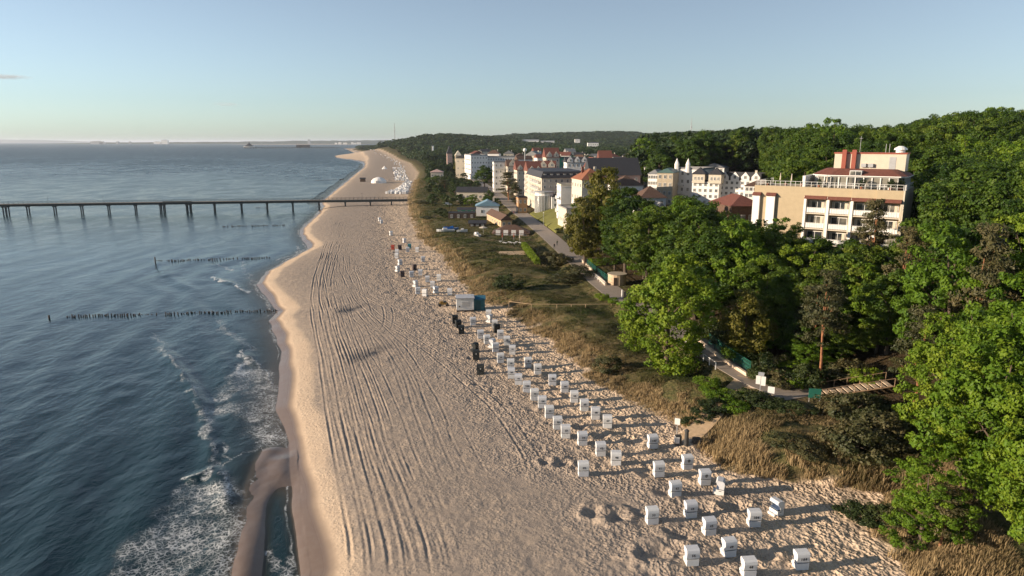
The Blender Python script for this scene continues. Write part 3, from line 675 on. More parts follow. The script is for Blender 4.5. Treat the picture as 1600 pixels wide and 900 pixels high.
# ------------------------------------------------------------ paints
WHITE = paint("white_render", (.74, .72, .69), .75, .06); CREAM = paint("cream_render", (.40, .325, .215), .8, .07); CREAM2 = paint("pale_cream_render", (.53, .475, .385), .8, .07)
OCHRE = paint("ochre_render", (.42, .25, .13), .8, .1); GREYW = paint("grey_render", (.42, .42, .41), .8, .08); PINK = paint("pink_render", (.46, .32, .28), .8, .08); GREENW = paint("green_render", (.10, .34, .24), .8, .08)
BEIGE = paint("beige_render", (.42, .36, .27), .8, .08)
REDT = paint("red_roof_tiles", (.16, .062, .045), .75, .25, 2.0); ORT = paint("orange_roof_tiles", (.25, .10, .055), .75, .2, 2.0); DARKT = paint("dark_roof_slate", (.045, .045, .05), .6, .25, 2.0); BRNT = paint("brown_roof_tiles", (.115, .07, .05), .8, .25, 2.0)
FLATG = paint("grey_roof_felt", (.22, .22, .22), .9, .15); BLUER = paint("pale_blue_roof_metal", (.18, .30, .38), .5, .1); GREENR = paint("green_roof_metal", (.10, .17, .15), .5, .15)
FRAMEW = paint("white_painted_metal", (.68, .68, .66), .5, .04, spec=.4); DKM = paint("dark_painted_metal", (.05, .05, .05), .5, .1); REDM = paint("red_painted_render", (.27, .075, .05), .7, .1); GREYM = paint("grey_metal", (.35, .36, .37), .5, .1)
WOOD = paint("weathered_wood", (.30, .20, .12), .85, .25, 2.5); DKW = paint("dark_wood", (.07, .05, .04), .85, .25, 2.5); PALEW = paint("pale_boards", (.50, .36, .22), .85, .2, 2.5); STONE = paint("sandstone", (.50, .38, .26), .9, .25, 1.5)
GRN = paint("green_painted_metal", (.02, .13, .095), .6, .1); CONC = paint("concrete", (.34, .31, .28), .9, .15)
def glass_mat():
    t = NT("window_glass"); n = t.noise(.35, 2, .5, t.geo()); c = t.mix(t.maprange(n, .4, .65), (.03, .035, .04), (.20, .19, .16))
    return t.done(t.pbsdf(c, .12, .6))
GLASS = glass_mat()
_wm = {}
def win_mesh(w, h):
    k = (round(w, 1), round(h, 1))
    if k not in _wm:
        m = MB(); w2, h2 = w / 2, h / 2; b = .09
        for x0, x1, z0, z1 in ((-w2, w2, -h2, -h2 + b), (-w2, w2, h2 - b, h2), (-w2, -w2 + b, -h2 + b, h2 - b), (w2 - b, w2, -h2 + b, h2 - b), (-.04, .04, -h2 + b, h2 - b)): m.box(x0, x1, -.09, .0, z0, z1)
        m.box(-w2 + b, -.04, -.03, .0, -h2 + b, h2 - b, 1); m.box(.04, w2 - b, -.03, .0, -h2 + b, h2 - b, 1)
        _wm[k] = m.mesh("window", [FRAMEW, GLASS])
    return _wm[k]
def balcony_mb(w, dep=1.3, h=1.05, panel=True):
    m = MB(); m.box(-w / 2, w / 2, -dep, -.01, -.18, 0)
    m.box(-w / 2, w / 2, -dep, -dep + .05, h - .07, h)
    n = max(2, int(w / .45))
    for k in range(n + 1): x = -w / 2 + k * (w - .05) / n; m.box(x, x + .05, -dep, -dep + .05, 0, h - .07)
    if panel: m.box(-w / 2 + .03, w / 2 - .03, -dep + .05, -dep + .07, .1, h - .12)
    for s in (-w / 2, w / 2 - .05): m.box(s, s + .05, -dep + .07, -.02, h - .07, h); m.box(s, s + .05, -dep + .07, -.02, .05, .12)
    return m
def roof_mb(kind, w, d, rh, ov=.5, m=None):
    m = m or MB(); a, b = w / 2 + ov, d / 2 + ov
    if kind == 'flat':
        m.box(-a + ov, a - ov, -b + ov, b - ov, 0, .12)
        for x0, x1, y0, y1 in ((-a + ov, a - ov, -b + ov, -b + ov + .25), (-a + ov, a - ov, b - ov - .25, b - ov), (-a + ov, -a + ov + .25, -b + ov + .25, b - ov - .25), (a - ov - .25, a - ov, -b + ov + .25, b - ov - .25)): m.box(x0, x1, y0, y1, .12, .12 + rh)
    elif kind == 'gx':   # ridge along x
        m.slab([(-b, 0), (b, 0), (0, rh)], -a, a)
    elif kind == 'gy':
        n = len(m.v); m.add([(-a, -b, 0), (a, -b, 0), (0, -b, rh), (-a, b, 0), (a, b, 0), (0, b, rh)], [(0, 1, 2), (5, 4, 3), (0, 3, 4, 1), (1, 4, 5, 2), (2, 5, 3, 0)])
    elif kind == 'hip':
        e = max(0.05, (a - b)); f = max(.05, b - a)
        m.add([(-a, -b, 0), (a, -b, 0), (a, b, 0), (-a, b, 0), (-e, -f, rh), (e, -f, rh), (e, f, rh), (-e, f, rh)], [(3, 2, 1, 0), (0, 1, 5, 4), (1, 2, 6, 5), (2, 3, 7, 6), (3, 0, 4, 7), (4, 5, 6, 7)])
    elif kind == 'mans':
        m.prism([(-a, -b), (a, -b), (a, b), (-a, b)], 0, rh, 0, [(-a + 1.3, -b + 1.3), (a - 1.3, -b + 1.3), (a - 1.3, b - 1.3), (-a + 1.3, b - 1.3)])
    return m
NB = 0
def bld(name, label, X, Y, rot, w, d, h, wall, rk, rh, rm, floors, nf, ns=0, base=None, balc=(), chim=0, gables=0, trim=None, group=None, dormers=0, wh=1.4, ww=.95, cat=None):
    """a house: walls, roof, windows (front and sides), balconies, gables, chimneys"""
    z = tz(X, Y) - .3 if base is None else base
    r = empty(name, (X, Y, z), radians(rot), label, cat or "building", group)
    H = h - z if base is None or True else h
    m = MB(); m.box(-w / 2, w / 2, -d / 2, d / 2, -2, H)
    if trim: pass
    m.build("wall", wall, r)
    m = MB()
    for k in range(1, floors): zz = H * k / floors; m.box(-w / 2 - .06, w / 2 + .06, -d / 2 - .06, d / 2 + .06, zz - .08, zz + .06)
    m.box(-w / 2 - .15, w / 2 + .15, -d / 2 - .15, d / 2 + .15, H - .25, H - .005)
    m.build("cornice", trim or wall, r)
    ro = roof_mb(rk, w, d, rh).build("roof", rm, r, loc=(0, 0, H))
    fh = H / floors; wn = 0
    me = win_mesh(ww, min(wh, fh * .58))
    for f in range(floors):
        zc = fh * (f + .52)
        for k in range(nf):
            x = -w / 2 + w * (k + .5) / nf
            part("window", me, r, (x, -d / 2 - .02, zc))
        for k in range(ns):
            y = -d / 2 + d * (k + .5) / ns
            part("window", me, r, (-w / 2 - .02, y, zc), -pi / 2)
            if X < -2: part("window", me, r, (w / 2 + .02, y, zc), pi / 2)
    for (side, f, c0, bw) in balc:
        o = balcony_mb(bw).build("balcony", FRAMEW, r)
        o.location = (c0, -d / 2 - .06, fh * f + .12) if side == 'f' else (-w / 2 - .06, c0, fh * f + .12); o.rotation_euler.z = 0 if side == 'f' else -pi / 2
    for c in range(chim):
        MB().box(-.4, .4, -.35, .35, -1, 1.5).build("chimney", REDT if c % 2 else CREAM2, ro, loc=(w * (.28 - .5 * c), d * .12, rh * .7 + .2))
    for g in range(gables):
        gx = -w / 2 + w * (g + .5) / gables; gw = min(w / gables * .8, 4.2)
        m = MB(); m.add([(-gw / 2, 0, 0), (gw / 2, 0, 0), (gw / 2, 0, gw * .45), (0, 0, gw * 1.05), (-gw / 2, 0, gw * .45)] + [(-gw / 2, .5, 0), (gw / 2, .5, 0), (gw / 2, .5, gw * .45), (0, .5, gw * 1.05), (-gw / 2, .5, gw * .45)],
              [(0, 1, 2, 3, 4), (9, 8, 7, 6, 5)] + [(i, 5 + i, 5 + (i + 1) % 5, (i + 1) % 5) for i in range(5)])
        go = m.build("gable", wall, r, loc=(gx, -d / 2 - .2, H + .003))
        part("window", win_mesh(.9, 1.2), go, (0, -.02, gw * .4))
    for k in range(dormers):
        dx_ = -w / 2 + w * (k + .5) / dormers
        m = MB(); m.box(-.7, .7, -.2, 1.6, 0, 1.5); m.slab([(-.35, 1.5), (1.6, 1.5), (1.6, 1.62), (-.35, 1.62)], -.85, .85, 1)
        do = m.build("dormer", [wall, rm], ro, loc=(dx_, -d / 2 + .35, .35))
        part("window", win_mesh(.9, 1.0), do, (0, -.22, .8))
    return r
def bpx(name, label, u0, u1, vt, Y, d, rot, *a, **k):
    zc_ = Y * cp + (HCAM - 12) * sp; X = ((u0 + u1) / 2 - 800) / FPX * zc_
    w = (u1 - u0) / FPX * zc_ / max(.5, cos(radians(rot)))
    # distance given is the front wall's
    c, s = cos(radians(rot)), sin(radians(rot))
    return bld(name, label, X - s * d / 2, Y + c * d / 2, rot, w, d, ZV(vt, Y), *a, **k)
# the setting's ways
def ribbon(name, pts, w, mat_, zoff=.0, kind="structure", fixed=None, skirt=None):
    V = []; n = len(pts)
    P = np.array([p[:2] for p in pts], float); Z = np.array([p[2] if len(p) > 2 else ZP for p in pts], float)
    # densify
    t = np.concatenate([[0], np.cumsum(np.hypot(*np.diff(P, axis=0).T))]); tt = np.arange(0, t[-1], 1.5)
    P2 = np.stack([np.interp(tt, t, P[:, 0]), np.interp(tt, t, P[:, 1])], 1); Z2 = np.interp(tt, t, Z)
    kk = np.ones(5) / 5; P2 = np.stack([np.convolve(np.pad(P2[:, c], 2, 'edge'), kk, 'valid') for c in (0, 1)], 1)
    T = np.gradient(P2, axis=0); T /= np.linalg.norm(T, axis=1, keepdims=True) + 1e-9; N = np.stack([-T[:, 1], T[:, 0]], 1)
    W = np.interp(tt, t, w) if hasattr(w, "__len__") else np.full(len(tt), w)
    L = P2 + N * W[:, None] / 2; R = P2 - N * W[:, None] / 2; k = len(tt)
    V = np.concatenate([np.c_[L, Z2 + zoff], np.c_[R, Z2 + zoff], np.c_[L, Z2 + zoff - .25], np.c_[R, Z2 + zoff - .25]])
    i = np.arange(k - 1)
    F = np.concatenate([np.stack([i, i + 1, k + i + 1, k + i], 1)[:, ::-1], np.stack([i, 2 * k + i, 2 * k + i + 1, i + 1], 1)[:, ::-1], np.stack([k + i, k + i + 1, 3 * k + i + 1, 3 * k + i], 1)[:, ::-1]])
    return tag(link(bpy.data.objects.new(name, npmesh(name, V, F, [mat_]))), kind=kind), P2, N, Z2, W
PAVE = paint("promenade_paving", (.30, .255, .215), .85, .12, .8); ASPH = paint("worn_asphalt", (.16, .15, .14), .85, .15, .6)
wprom = np.interp(np.arange(len(prom)), [0, 2, 4, 8, 13, 19], [5.5, 6.0, 5.0, 5.2, 6.2, 8.0])
po, PP, PN, PZ, PW = ribbon("promenade", prom, wprom, PAVE, .02)
ribbon("beach_access_path", [(p[0], p[1], z) for p, z in zip(beachpath, (4.98, 4.6, 4.2, 3.3, 2.62, 2.18))], [3.2, 2.6, 2.4, 2.4, 2.4, 2.4], PALEW, .06)
# ------------------------------------------------------------ the hotel
hz0 = 9.5
Ox, Oy = XU(1404.5, 121, 20), 121.0
hot = empty("hotel", (Ox, Oy, 0), radians(-35), "large cream terraced hotel with red tiled penthouse roof standing above the trees", "hotel")
m = MB()
ys = [1.5, 1.0, .5, 0.0]; fins = MB()
m.box(-26.2, -16.7, 1.5, 15, hz0, 27.2)
for i in range(4):
    x0 = -16.7 + 4.175 * i; y = ys[i]
    m.box(x0, x0 + 4.175, y + 1.5, 15, hz0, 27.3)          # recessed wall behind the balconies
    m.box(x0, x0 + 4.175, y, y + 1.5, 25.75, 27.5)         # parapet band
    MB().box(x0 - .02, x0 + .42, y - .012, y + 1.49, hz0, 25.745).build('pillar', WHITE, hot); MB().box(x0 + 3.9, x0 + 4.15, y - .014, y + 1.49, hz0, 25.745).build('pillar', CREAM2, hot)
m.box(-26.2, -16.7, 1.5, 1.75, 27.2, 27.55); m.box(-26.2, -25.95, 1.75, 15, 27.2, 27.55)
m.build("wall", CREAM, hot)
MB().box(0.003, .25, .0, 15, hz0, 27.5).build("side_wall", CREAM2, hot)
for i in range(4):
    x0 = -16.7 + 4.175 * i; y = ys[i]
    aw = MB(); aw.slab([(y - .75, 25.35), (y - .02, 25.35), (y - .02, 25.95), (y - .08, 25.95)], x0 + .1, x0 + 4.05); aw.build("awning_roof", REDT, hot)
    for k in range(5):
        zf = 22.65 - 2.92 * k
        MB().box(x0 + .43, x0 + 3.89, y + .1, y + 1.49, zf - .2, zf).build("balcony_slab", CREAM2, hot)
        b = MB(); yy0 = y + .12
        b.box(x0 + .43, x0 + 3.89, yy0, yy0 + .05, zf + 1.0, zf + 1.06)
        for q in range(9): xx = x0 + .45 + q * .42; b.box(xx, xx + .035, yy0, yy0 + .04, zf + .003, zf + 1.0)
        b.box(x0 + .5, x0 + 3.82, yy0 + .05, yy0 + .06, zf + .1, zf + .95)
        b.build("balcony_railing", FRAMEW, hot)
        wo_ = MB(); wo_.box(x0 + .75, x0 + 3.55, y + 1.40, y + 1.498, zf + .05, zf + 2.25); wf = wo_.build("window", FRAMEW, hot)
        g = MB(); g.box(x0 + .85, x0 + 2.1, y + 1.37, y + 1.396, zf + .15, zf + 2.15); g.box(x0 + 2.2, x0 + 3.45, y + 1.37, y + 1.396, zf + .15, zf + 2.15); g.build("pane", GLASS, wf)
        cu = MB();
        if (i + k) % 3 != 2:
            cu.box(x0 + .9, x0 + 1.2, y + 1.35, y + 1.368, zf + .15, zf + 2.15); cu.build("curtain", CREAM2, wf); MB().box(x0 + 2.9, x0 + 3.4, y + 1.35, y + 1.368, zf + .15, zf + 2.15).build("curtain", CREAM2, wf)
for x0, w, nm in ((-26.2, 1.3, ""), (-23.6, 1.6, "")):
    MB().box(x0, x0 + w, .9, 1.498, hz0, 25.6).build("stair_bay", WHITE, hot)
    MB().slab([(.55, 25.6), (1.6, 25.6), (1.6, 26.2), (1.4, 26.2)], x0 - .15, x0 + w + .15).build("bay_roof", REDT, hot)
# terrace railings
rail = MB()
def rline(m, p, q, z, h=1.0, step=.9, r=.03, mid=True):
    L = math.hypot(q[0] - p[0], q[1] - p[1]); n = max(1, int(L / step))
    for k in range(n + 1): t = k / n; x, y = p[0] + (q[0] - p[0]) * t, p[1] + (q[1] - p[1]) * t; m.box(x - r, x + r, y - r, y + r, z, z + h)
    m.bar((p[0], p[1], z + h), (q[0], q[1], z + h), r * 1.2, 4)
    if mid: m.bar((p[0], p[1], z + h * .5), (q[0], q[1], z + h * .5), r * .8, 4)
for i in range(4):
    x0 = -16.7 + 4.175 * i; rline(rail, (x0, ys[i] + .15), (x0 + 4.1, ys[i] + .15), 27.5)
rline(rail, (-26, 1.65), (-16.7, 1.65), 27.5); rline(rail, (-26, 1.65), (-26, 14.5), 27.5); rline(rail, (.1, .2), (.1, 14.5), 27.5)
rail.build("terrace_railing", FRAMEW, hot)
MB().box(-17.4, -16.9, 1.9, 14, 27.5, 29.6).build("terrace_screen", WHITE, hot)
pen = [(-16.0, 6.5), (-15.0, 4.2), (-12.6, 3.0), (-1.4, 3.0), (-.4, 4.0), (-.4, 13), (-16, 13)]
pe = MB(); pe.prism([(x * .985 - .1, y + .12) for x, y in pen], 27.32, 29.7, 0); pe.build("penthouse_glazing", GLASS, hot)
mu = MB()
for (a, b) in zip(pen[:-1], pen[1:]):
    L = math.hypot(b[0] - a[0], b[1] - a[1]); n = max(1, int(L / 1.25))
    for k in range(n + 1):
        t = k / n; x, y = a[0] + (b[0] - a[0]) * t, a[1] + (b[1] - a[1]) * t; mu.box(x - .09, x + .09, y - .09, y + .09, 27.32, 29.7)
    for z in (28.05, 29.55): mu.bar((a[0], a[1], z), (b[0], b[1], z), .07, 4)
mu.build("window_frame", FRAMEW, hot)
cxp, cyp = -8.2, 8.2
eave = [(cxp + (x - cxp) * 1.07, cyp + (y - cyp) * 1.10) for x, y in pen]; inner = [(cxp + (x - cxp) * .78, cyp + (y - cyp) * .60) for x, y in pen]
MB().prism(eave, 29.7, 29.85).build("eave", WHITE, hot)
MB().prism(eave, 29.853, 31.0, 0, inner).build("penthouse_roof", REDT, hot)
sk_ = MB(); sk_.box(-9.4, -7.4, 2.6, 4.6, 29.86, 30.75); so = sk_.build("skylight", FRAMEW, hot); sg = MB(); sg.box(-9.3, -8.45, 2.57, 2.598, 29.95, 30.65); sg.box(-8.35, -7.5, 2.57, 2.598, 29.95, 30.65); sg.build("pane", GLASS, so)
tw = MB(); tw.box(-13.0, -.9, 7.0, 12, 30.6, 33.75); tw.build("roof_block", CREAM2, hot)
MB().box(-13.15, -.75, 6.85, 12.15, 33.75, 34.0).build("roof_block_trim", REDM, hot)
for x in (-11.6, -9.9): MB().box(x, x + .75, 6.3, 6.98, 30.4, 34.5).build("pillar", REDM, hot)
dr = MB(); dr.box(-3.6, -2.5, 6.96, 6.998, 31.0, 33.2); dr.build("door", GREYM, hot)
vn_ = MB(); vn_.cyl(-2.2, 9.5, 34.0, 34.5, .8, n=14); vn_.cyl(-2.2, 9.5, 34.5, 34.8, 1.15, 1.05, n=14); vn_.cyl(-2.2, 9.5, 34.8, 35.2, 1.05, .4, n=14); vn_.build("roof_vent", FRAMEW, hot)
for x in (-8.2, -7.0): MB().box(x, x + .85, 6.5, 6.97, 31.3, 31.95).build("air_conditioner", GREYM, hot)
an = MB(); an.bar((-9.0, 9, 34), (-9.0, 9, 37.0), .04); an.bar((-9.3, 9, 36.6), (-8.7, 9, 36.6), .03); an.build("antenna", GREYM, hot)
an = MB(); an.bar((-4.6, 9, 34), (-4.6, 9, 35.6), .05); an.bar((-4.0, 9, 34), (-4.0, 9, 35.6), .05); an.build("antenna", GREYM, hot)
def hl(x, y, z): a = radians(-35); return (Ox + x * cos(a) - y * sin(a), Oy + x * sin(a) + y * cos(a), z)
tp = [(-24, 3, .9), (-21, 4.5, .8), (-14.5, 2.6, .8), (-7.0, 1.6, 1.0), (-2.3, 1.5, 1.1), (-.9, 3.0, .9), (-18.2, 5, .7)]
for k, (x, y, s) in enumerate(tp):
    r = empty("potted_plant", hl(x, y, 27.52), 0, ["bushy potted plant at the far corner of the hotel roof terrace", "low potted plant on the open left deck of the hotel terrace", "small potted plant by the bent corner of the penthouse glazing", "potted palm in front of the penthouse skylight", "rounded potted shrub near the outer end of the terrace", "potted plant in the corner beside the shaded end wall", "potted plant beside the white terrace screen"][k], "plant", "potted plants on the hotel terrace")
    MB().cyl(0, 0, 0, .45, .22, .3, 10).build("pot", ORT, r)
    o = part("foliage", PROTO["shrub"][k % 2][0], r, (0, 0, .4)); o.scale = (.42 * s, .42 * s, .55 * s)
pk = [(-22.5, 6), (-19.8, 3.6), (-13, 1.7)]
for k, (x, y) in enumerate(pk):
    r = empty("closed_parasol", hl(x, y, 27.52), 0, ["folded parasol far out on the lower deck of the hotel terrace", "folded parasol near the terrace screen of the hotel", "folded parasol at the front railing beside the penthouse"][k], "parasol", "folded parasols on the hotel terrace")
    MB().cyl(0, 0, 0, 2.4, .03, n=6).build("pole", GREYM, r); MB().cyl(0, 0, 1.0, 2.35, .16, .05, n=8).build("canopy", CREAM2, r)
# ------------------------------------------------------------ the town
W = WHITE
bpx("apartment_building", "long cream apartment block with dark mansard roof along the promenade road", 846, 918, 278, 304, 40, 8, CREAM2, 'mans', 2.8, DARKT, 5, 8, 9, dormers=7, balc=[('s', f, -16 + 5.2 * k, 3.2) for f in (2, 3, 4) for k in range(5)])
t = empty("glass_corner_building", (XU(850, 296, 6), 297, tz(12, 297) - .3), 0, "round white glazed corner pavilion at the end of the lawn bank", "building")
MB().cyl(0, 0, -1, 9.6, 3.9, n=20).build("wall", WHITE, t); MB().cyl(0, 0, 9.6, 10.2, 4.3, n=20).build("roof", GREYM, t)
for k in range(12):
    a = pi + k * pi / 11; o = part("window", win_mesh(.8, 7.4), t, (4.0 * cos(a), 4.0 * sin(a), 4.9), a + pi / 2)
bpx("side_house", "plain white side wing attached beside the round glazed pavilion", 862, 884, 308, 292, 8, 4, WHITE, 'flat', .5, DARKT, 3, 2, 0)
bpx("orange_house", "small orange house with flat dark roof beside the road", 810, 824, 309, 303, 5, 10, OCHRE, 'flat', .4, DARKT, 2, 2, 2)
bpx("villa", "boxy white villa with red balcony and bare side wall above the lawn", 876, 906, 291, 254, 9, 6, WHITE, 'flat', .6, CREAM2, 3, 0, 3, balc=[('s', 1, -2, 4), ('s', 2, -2, 4)])
bpx("annex", "low white annex with flat grey roof and columns above the lawn bank", 885, 920, 327, 232, 14, 8, CREAM2, 'flat', .3, FLATG, 1, 4, 5)
bpx("house", "cream house with bright orange tiled roof behind the yellow green tree", 908, 948, 281, 238, 12, 12, CREAM2, 'hip', 3.6, ORT, 4, 4, 4, chim=2, balc=[('s', 2, 0, 3)])
bpx("big_roof_house", "large house with steep black roof and red brick gable", 922, 1000, 274, 286, 13, 6, PINK, 'gx', 7, DARKT, 3, 6, 3, chim=2)
bpx("low_house", "brown red tiled house with white gable wall below the black roof", 962, 1004, 290, 246, 10, 10, WHITE, 'hip', 3.5, BRNT, 2, 3, 2)
bpx("low_house", "low white house with wide brown roof beside the white villas", 1000, 1040, 309, 225, 9, 6, WHITE, 'hip', 3.6, BRNT, 2, 3, 2)
bpx("villa", "beige villa with green metal roof and rounded end next to the white villas", 1026, 1048, 270, 256, 12, -25, BEIGE, 'hip', 1.6, GREENR, 4, 3, 3)
v1 = bpx("villa", "tall white villa with two pointed corner turrets and flat roof", 1054, 1092, 265, 262, 14, -34, WHITE, 'flat', .6, FLATG, 4, 5, 3, balc=[('f', 1, -3, 3), ('f', 2, -3, 3)])
for sx in (-4.6, -.2): m = MB(); m.cyl(0, 0, 0, 3.0, .9, n=8); m.cyl(0, 0, 3.0, 5.4, 1.0, .05, n=8); m.build("turret", WHITE, v1, loc=(sx, -7.3, ZV(265, 262) - v1.location.z - 1.2))
v2 = bpx("villa", "white villa with twin square towers under black pyramid roofs", 1082, 1118, 284, 248, 11, -30, WHITE, 'flat', .5, DARKT, 4, 5, 2)
for sx in (-2.4, 3.4):
    zt = ZV(284, 248) - v2.location.z; w2 = MB(); w2.box(-2.2, 2.2, -2.2, 2.2, 0, 3.2); to = w2.build("tower", CREAM2, v2, loc=(sx, -4.2, zt - .5))
    roof_mb('hip', 4.4, 4.4, 2.4, .4).build("tower_roof", DARKT, to, loc=(0, 0, 3.2))
    for wx in (-1.2, 0, 1.2): part("window", win_mesh(.7, 1.2), to, (wx, -2.22, 1.7)); part("window", win_mesh(.7, 1.2), to, (-2.22, wx, 1.7), -pi / 2)
bpx("villa", "long white villa with a row of small gables and dark attic", 1126, 1180, 282, 246, 12, -30, WHITE, 'flat', 2.4, DARKT, 4, 8, 2, gables=4, chim=1)
bpx("villa", "white villa with brown hipped roof next to the hotel terrace", 1164, 1202, 291, 232, 12, -25, WHITE, 'hip', 2.2, BRNT, 3, 7, 2)
bpx("low_house", "low building with terracotta roof just before the hotel", 1138, 1188, 322, 152, 12, 6, BRNT, 'hip', 2.2, REDT, 2, 4, 2)
bpx("house", "white gabled house half hidden in the grove below the villas", 1022, 1042, 330, 205, 6, 4, WHITE, 'gy', 2.6, FLATG, 2, 2, 0)
# left row along the road
bpx("row_house", "cream row house with red roof next to the long apartment block", 826, 846, 268, 352, 14, 8, CREAM2, 'gx', 5, REDT, 5, 3, 5, gables=2, balc=[('s', 2, -2, 3), ('s', 3, -2, 3), ('s', 4, -2, 3)], chim=1)
bpx("row_house", "pale row house with pointed gables and red roof behind dark trees", 808, 828, 266, 392, 13, 8, CREAM2, 'gx', 5, REDT, 4, 3, 5, gables=2, chim=2)
bpx("row_house", "white narrow house with flat roof behind the dark tree", 772, 793, 254, 432, 12, 6, WHITE, 'flat', .5, FLATG, 5, 3, 4, balc=[('f', 4, 0, 7)])
bpx("row_house", "cream row house with dark roof between white house and pointed gables", 793, 810, 260, 424, 12, 6, CREAM2, 'gx', 4, BRNT, 4, 3, 4, gables=1)
bpx("row_house", "small red roofed house with dormers in the middle of the town", 842, 868, 262, 420, 12, 0, CREAM2, 'gx', 4, REDT, 4, 4, 2, gables=2, chim=1)
bpx("green_house", "green house with red gabled roofs in the middle of the town", 868, 902, 247, 446, 14, 4, GREENW, 'flat', .6, GREENR, 4, 5, 3)
bpx("row_house", "cream house with steep red double gable beside the green house", 853, 874, 246, 440, 12, 8, CREAM2, 'gx', 6, REDT, 4, 3, 3, gables=2)
bpx("row_house", "white row with pointed gables behind the black roofed house", 885, 918, 254, 392, 12, 4, WHITE, 'gx', 3, DARKT, 4, 5, 3, gables=3)
bpx("house", "cream house with red roof left of the black roof", 918, 934, 262, 340, 10, 6, CREAM2, 'gy', 5, REDT, 3, 2, 2)
bpx("house", "small red roofed house far behind the black roof", 936, 955, 247, 470, 12, 0, WHITE, 'gx', 5, REDT, 3, 3, 2)
bpx("house", "white house at the foot of the forest beside the black roof", 992, 1006, 256, 400, 10, 0, WHITE, 'hip', 3, BRNT, 3, 3, 2)
bpx("apartment_building", "white terraced apartment block with many balconies at the far end of town", 736, 762, 243, 585, 30, 14, WHITE, 'flat', .8, FLATG, 5, 6, 7, balc=[('s', f, -11 + 5.5 * k, 4) for f in (1, 2, 3, 4) for k in range(4)])
bpx("apartment_building", "long white flat roofed apartment block behind the terraced one", 762, 808, 246, 600, 20, 2, WHITE, 'flat', .8, FLATG, 5, 12, 4)
bpx("villa", "dark red villa with pointed roof at the edge of the dune wood", 699, 707, 240, 760, 14, 8, PINK, 'hip', 8, DARKT, 3, 2, 2)
bpx("villa", "pale yellow villa at the edge of the dune wood", 712, 721, 243, 730, 12, 8, CREAM, 'hip', 5, CREAM2, 4, 3, 3)
bpx("pavilion", "small pale beach pavilion with curved wall behind the dune", 673, 692, 269, 520, 12, 4, CREAM2, 'hip', 2, PINK, 2, 4, 2)
hs = random.Random(31); fill_spots = [(846,246.5,520),(866,249,500),(905,250,520),(925,251,560),(946,256,430),(964,253,500),(818,249,560),(834,243,640),(880,243,620),(905,243,700),(860,240,760),(930,245,640),(955,245,620),(975,248,560),(812,244,700),(795,240,820),(838,236,900),(758,237,860),(772,240,700),(890,237,900),(745,240,760),(725,247,620)]
for k, (u, v, Y) in enumerate(fill_spots):
    w = hs.uniform(9, 15); X = XU(u, Y, 12); rk = hs.choice(['gx', 'gy', 'hip']); kk = k % 4
    bld("town_house", X, Y, 0, 0, 0, 0, 0, 0, 0, 0, 0, 0) if False else bld("town_house", ("white town house with red roof", "cream town house with dark roof", "white town house with brown roof", "pale town house with grey roof")[kk] + (" among the trees in the middle of the town" if Y < 650 else " at the far side of the town"), X, Y, hs.uniform(-25, 25), w, hs.uniform(8, 11), ZV(v, Y), (WHITE, CREAM2, WHITE, CREAM2)[kk], rk, hs.uniform(2.5, 4.5), (REDT, DARKT, BRNT, FLATG)[kk], 3, 3, 2, chim=1, group="town houses")
for (a, b, v, Y, lb) in [(1006, 1022, 262, 330, "white villa with pale roof at the foot of the forest ridge"), (1012, 1026, 272, 285, "small white villa left of the beige green roofed one"), (1093, 1126, 262, 300, "white flat roofed villa seen above the twin towers"), (960, 985, 262, 320, "cream villa behind the large black roof")]:
    bpx("villa", lb, a, b, v, Y, 10, -28, WHITE if "white" in lb else CREAM2, 'hip', 1.8, FLATG, 4, 4, 3, group="villas below the ridge")
# houses by the promenade
bh = bpx("beach_house", "small white house with pale blue gabled roof between dune and road", 744, 779, 322, 300, 9, 2, WHITE, 'gy', 2.4, BLUER, 1, 2, 2, chim=1, base=None)
bpx("long_shed", "long dark roofed shed with pale front behind the dune gardens", 713, 760, 300, 372, 9, -4, CREAM2, 'gx', 2.6, DARKT, 1, 7, 1)
bpx("shed", "black tarred fishing shed by the covered boats", 733, 758, 349, 262, 5, 2, DKW, 'gx', 1.0, DARKT, 1, 3, 0)
bpx("shed", "dark green fishing shed lower down the dune garden", 715, 742, 328, 312, 5, 2, GREENW, 'gx', 1.0, DARKT, 1, 3, 0)
bpx("shed", "dark shed with white lettered board beside the blue roofed house", 700, 742, 333, 290, 5, 1, DKW, 'flat', .2, DARKT, 1, 4, 0)
# restaurant
rs_ = bpx("restaurant", "open fronted wooden beach restaurant with wide brown roof and white curtains", 770, 826, 365, 236, 9, -2, PALEW, 'hip', 2.6, BRNT, 1, 5, 2)
for k in range(4): MB().box(-5.2 + k * 2.7, -3.6 + k * 2.7, -4.8, -4.72, .4, 2.2).build("curtain", WHITE, rs_)
bpx("market_hall", "long narrow brown roofed hall behind the restaurant along the road", 783, 800, 344, 258, 26, 14, PALEW, 'gy', 2.0, BRNT, 1, 2, 6)
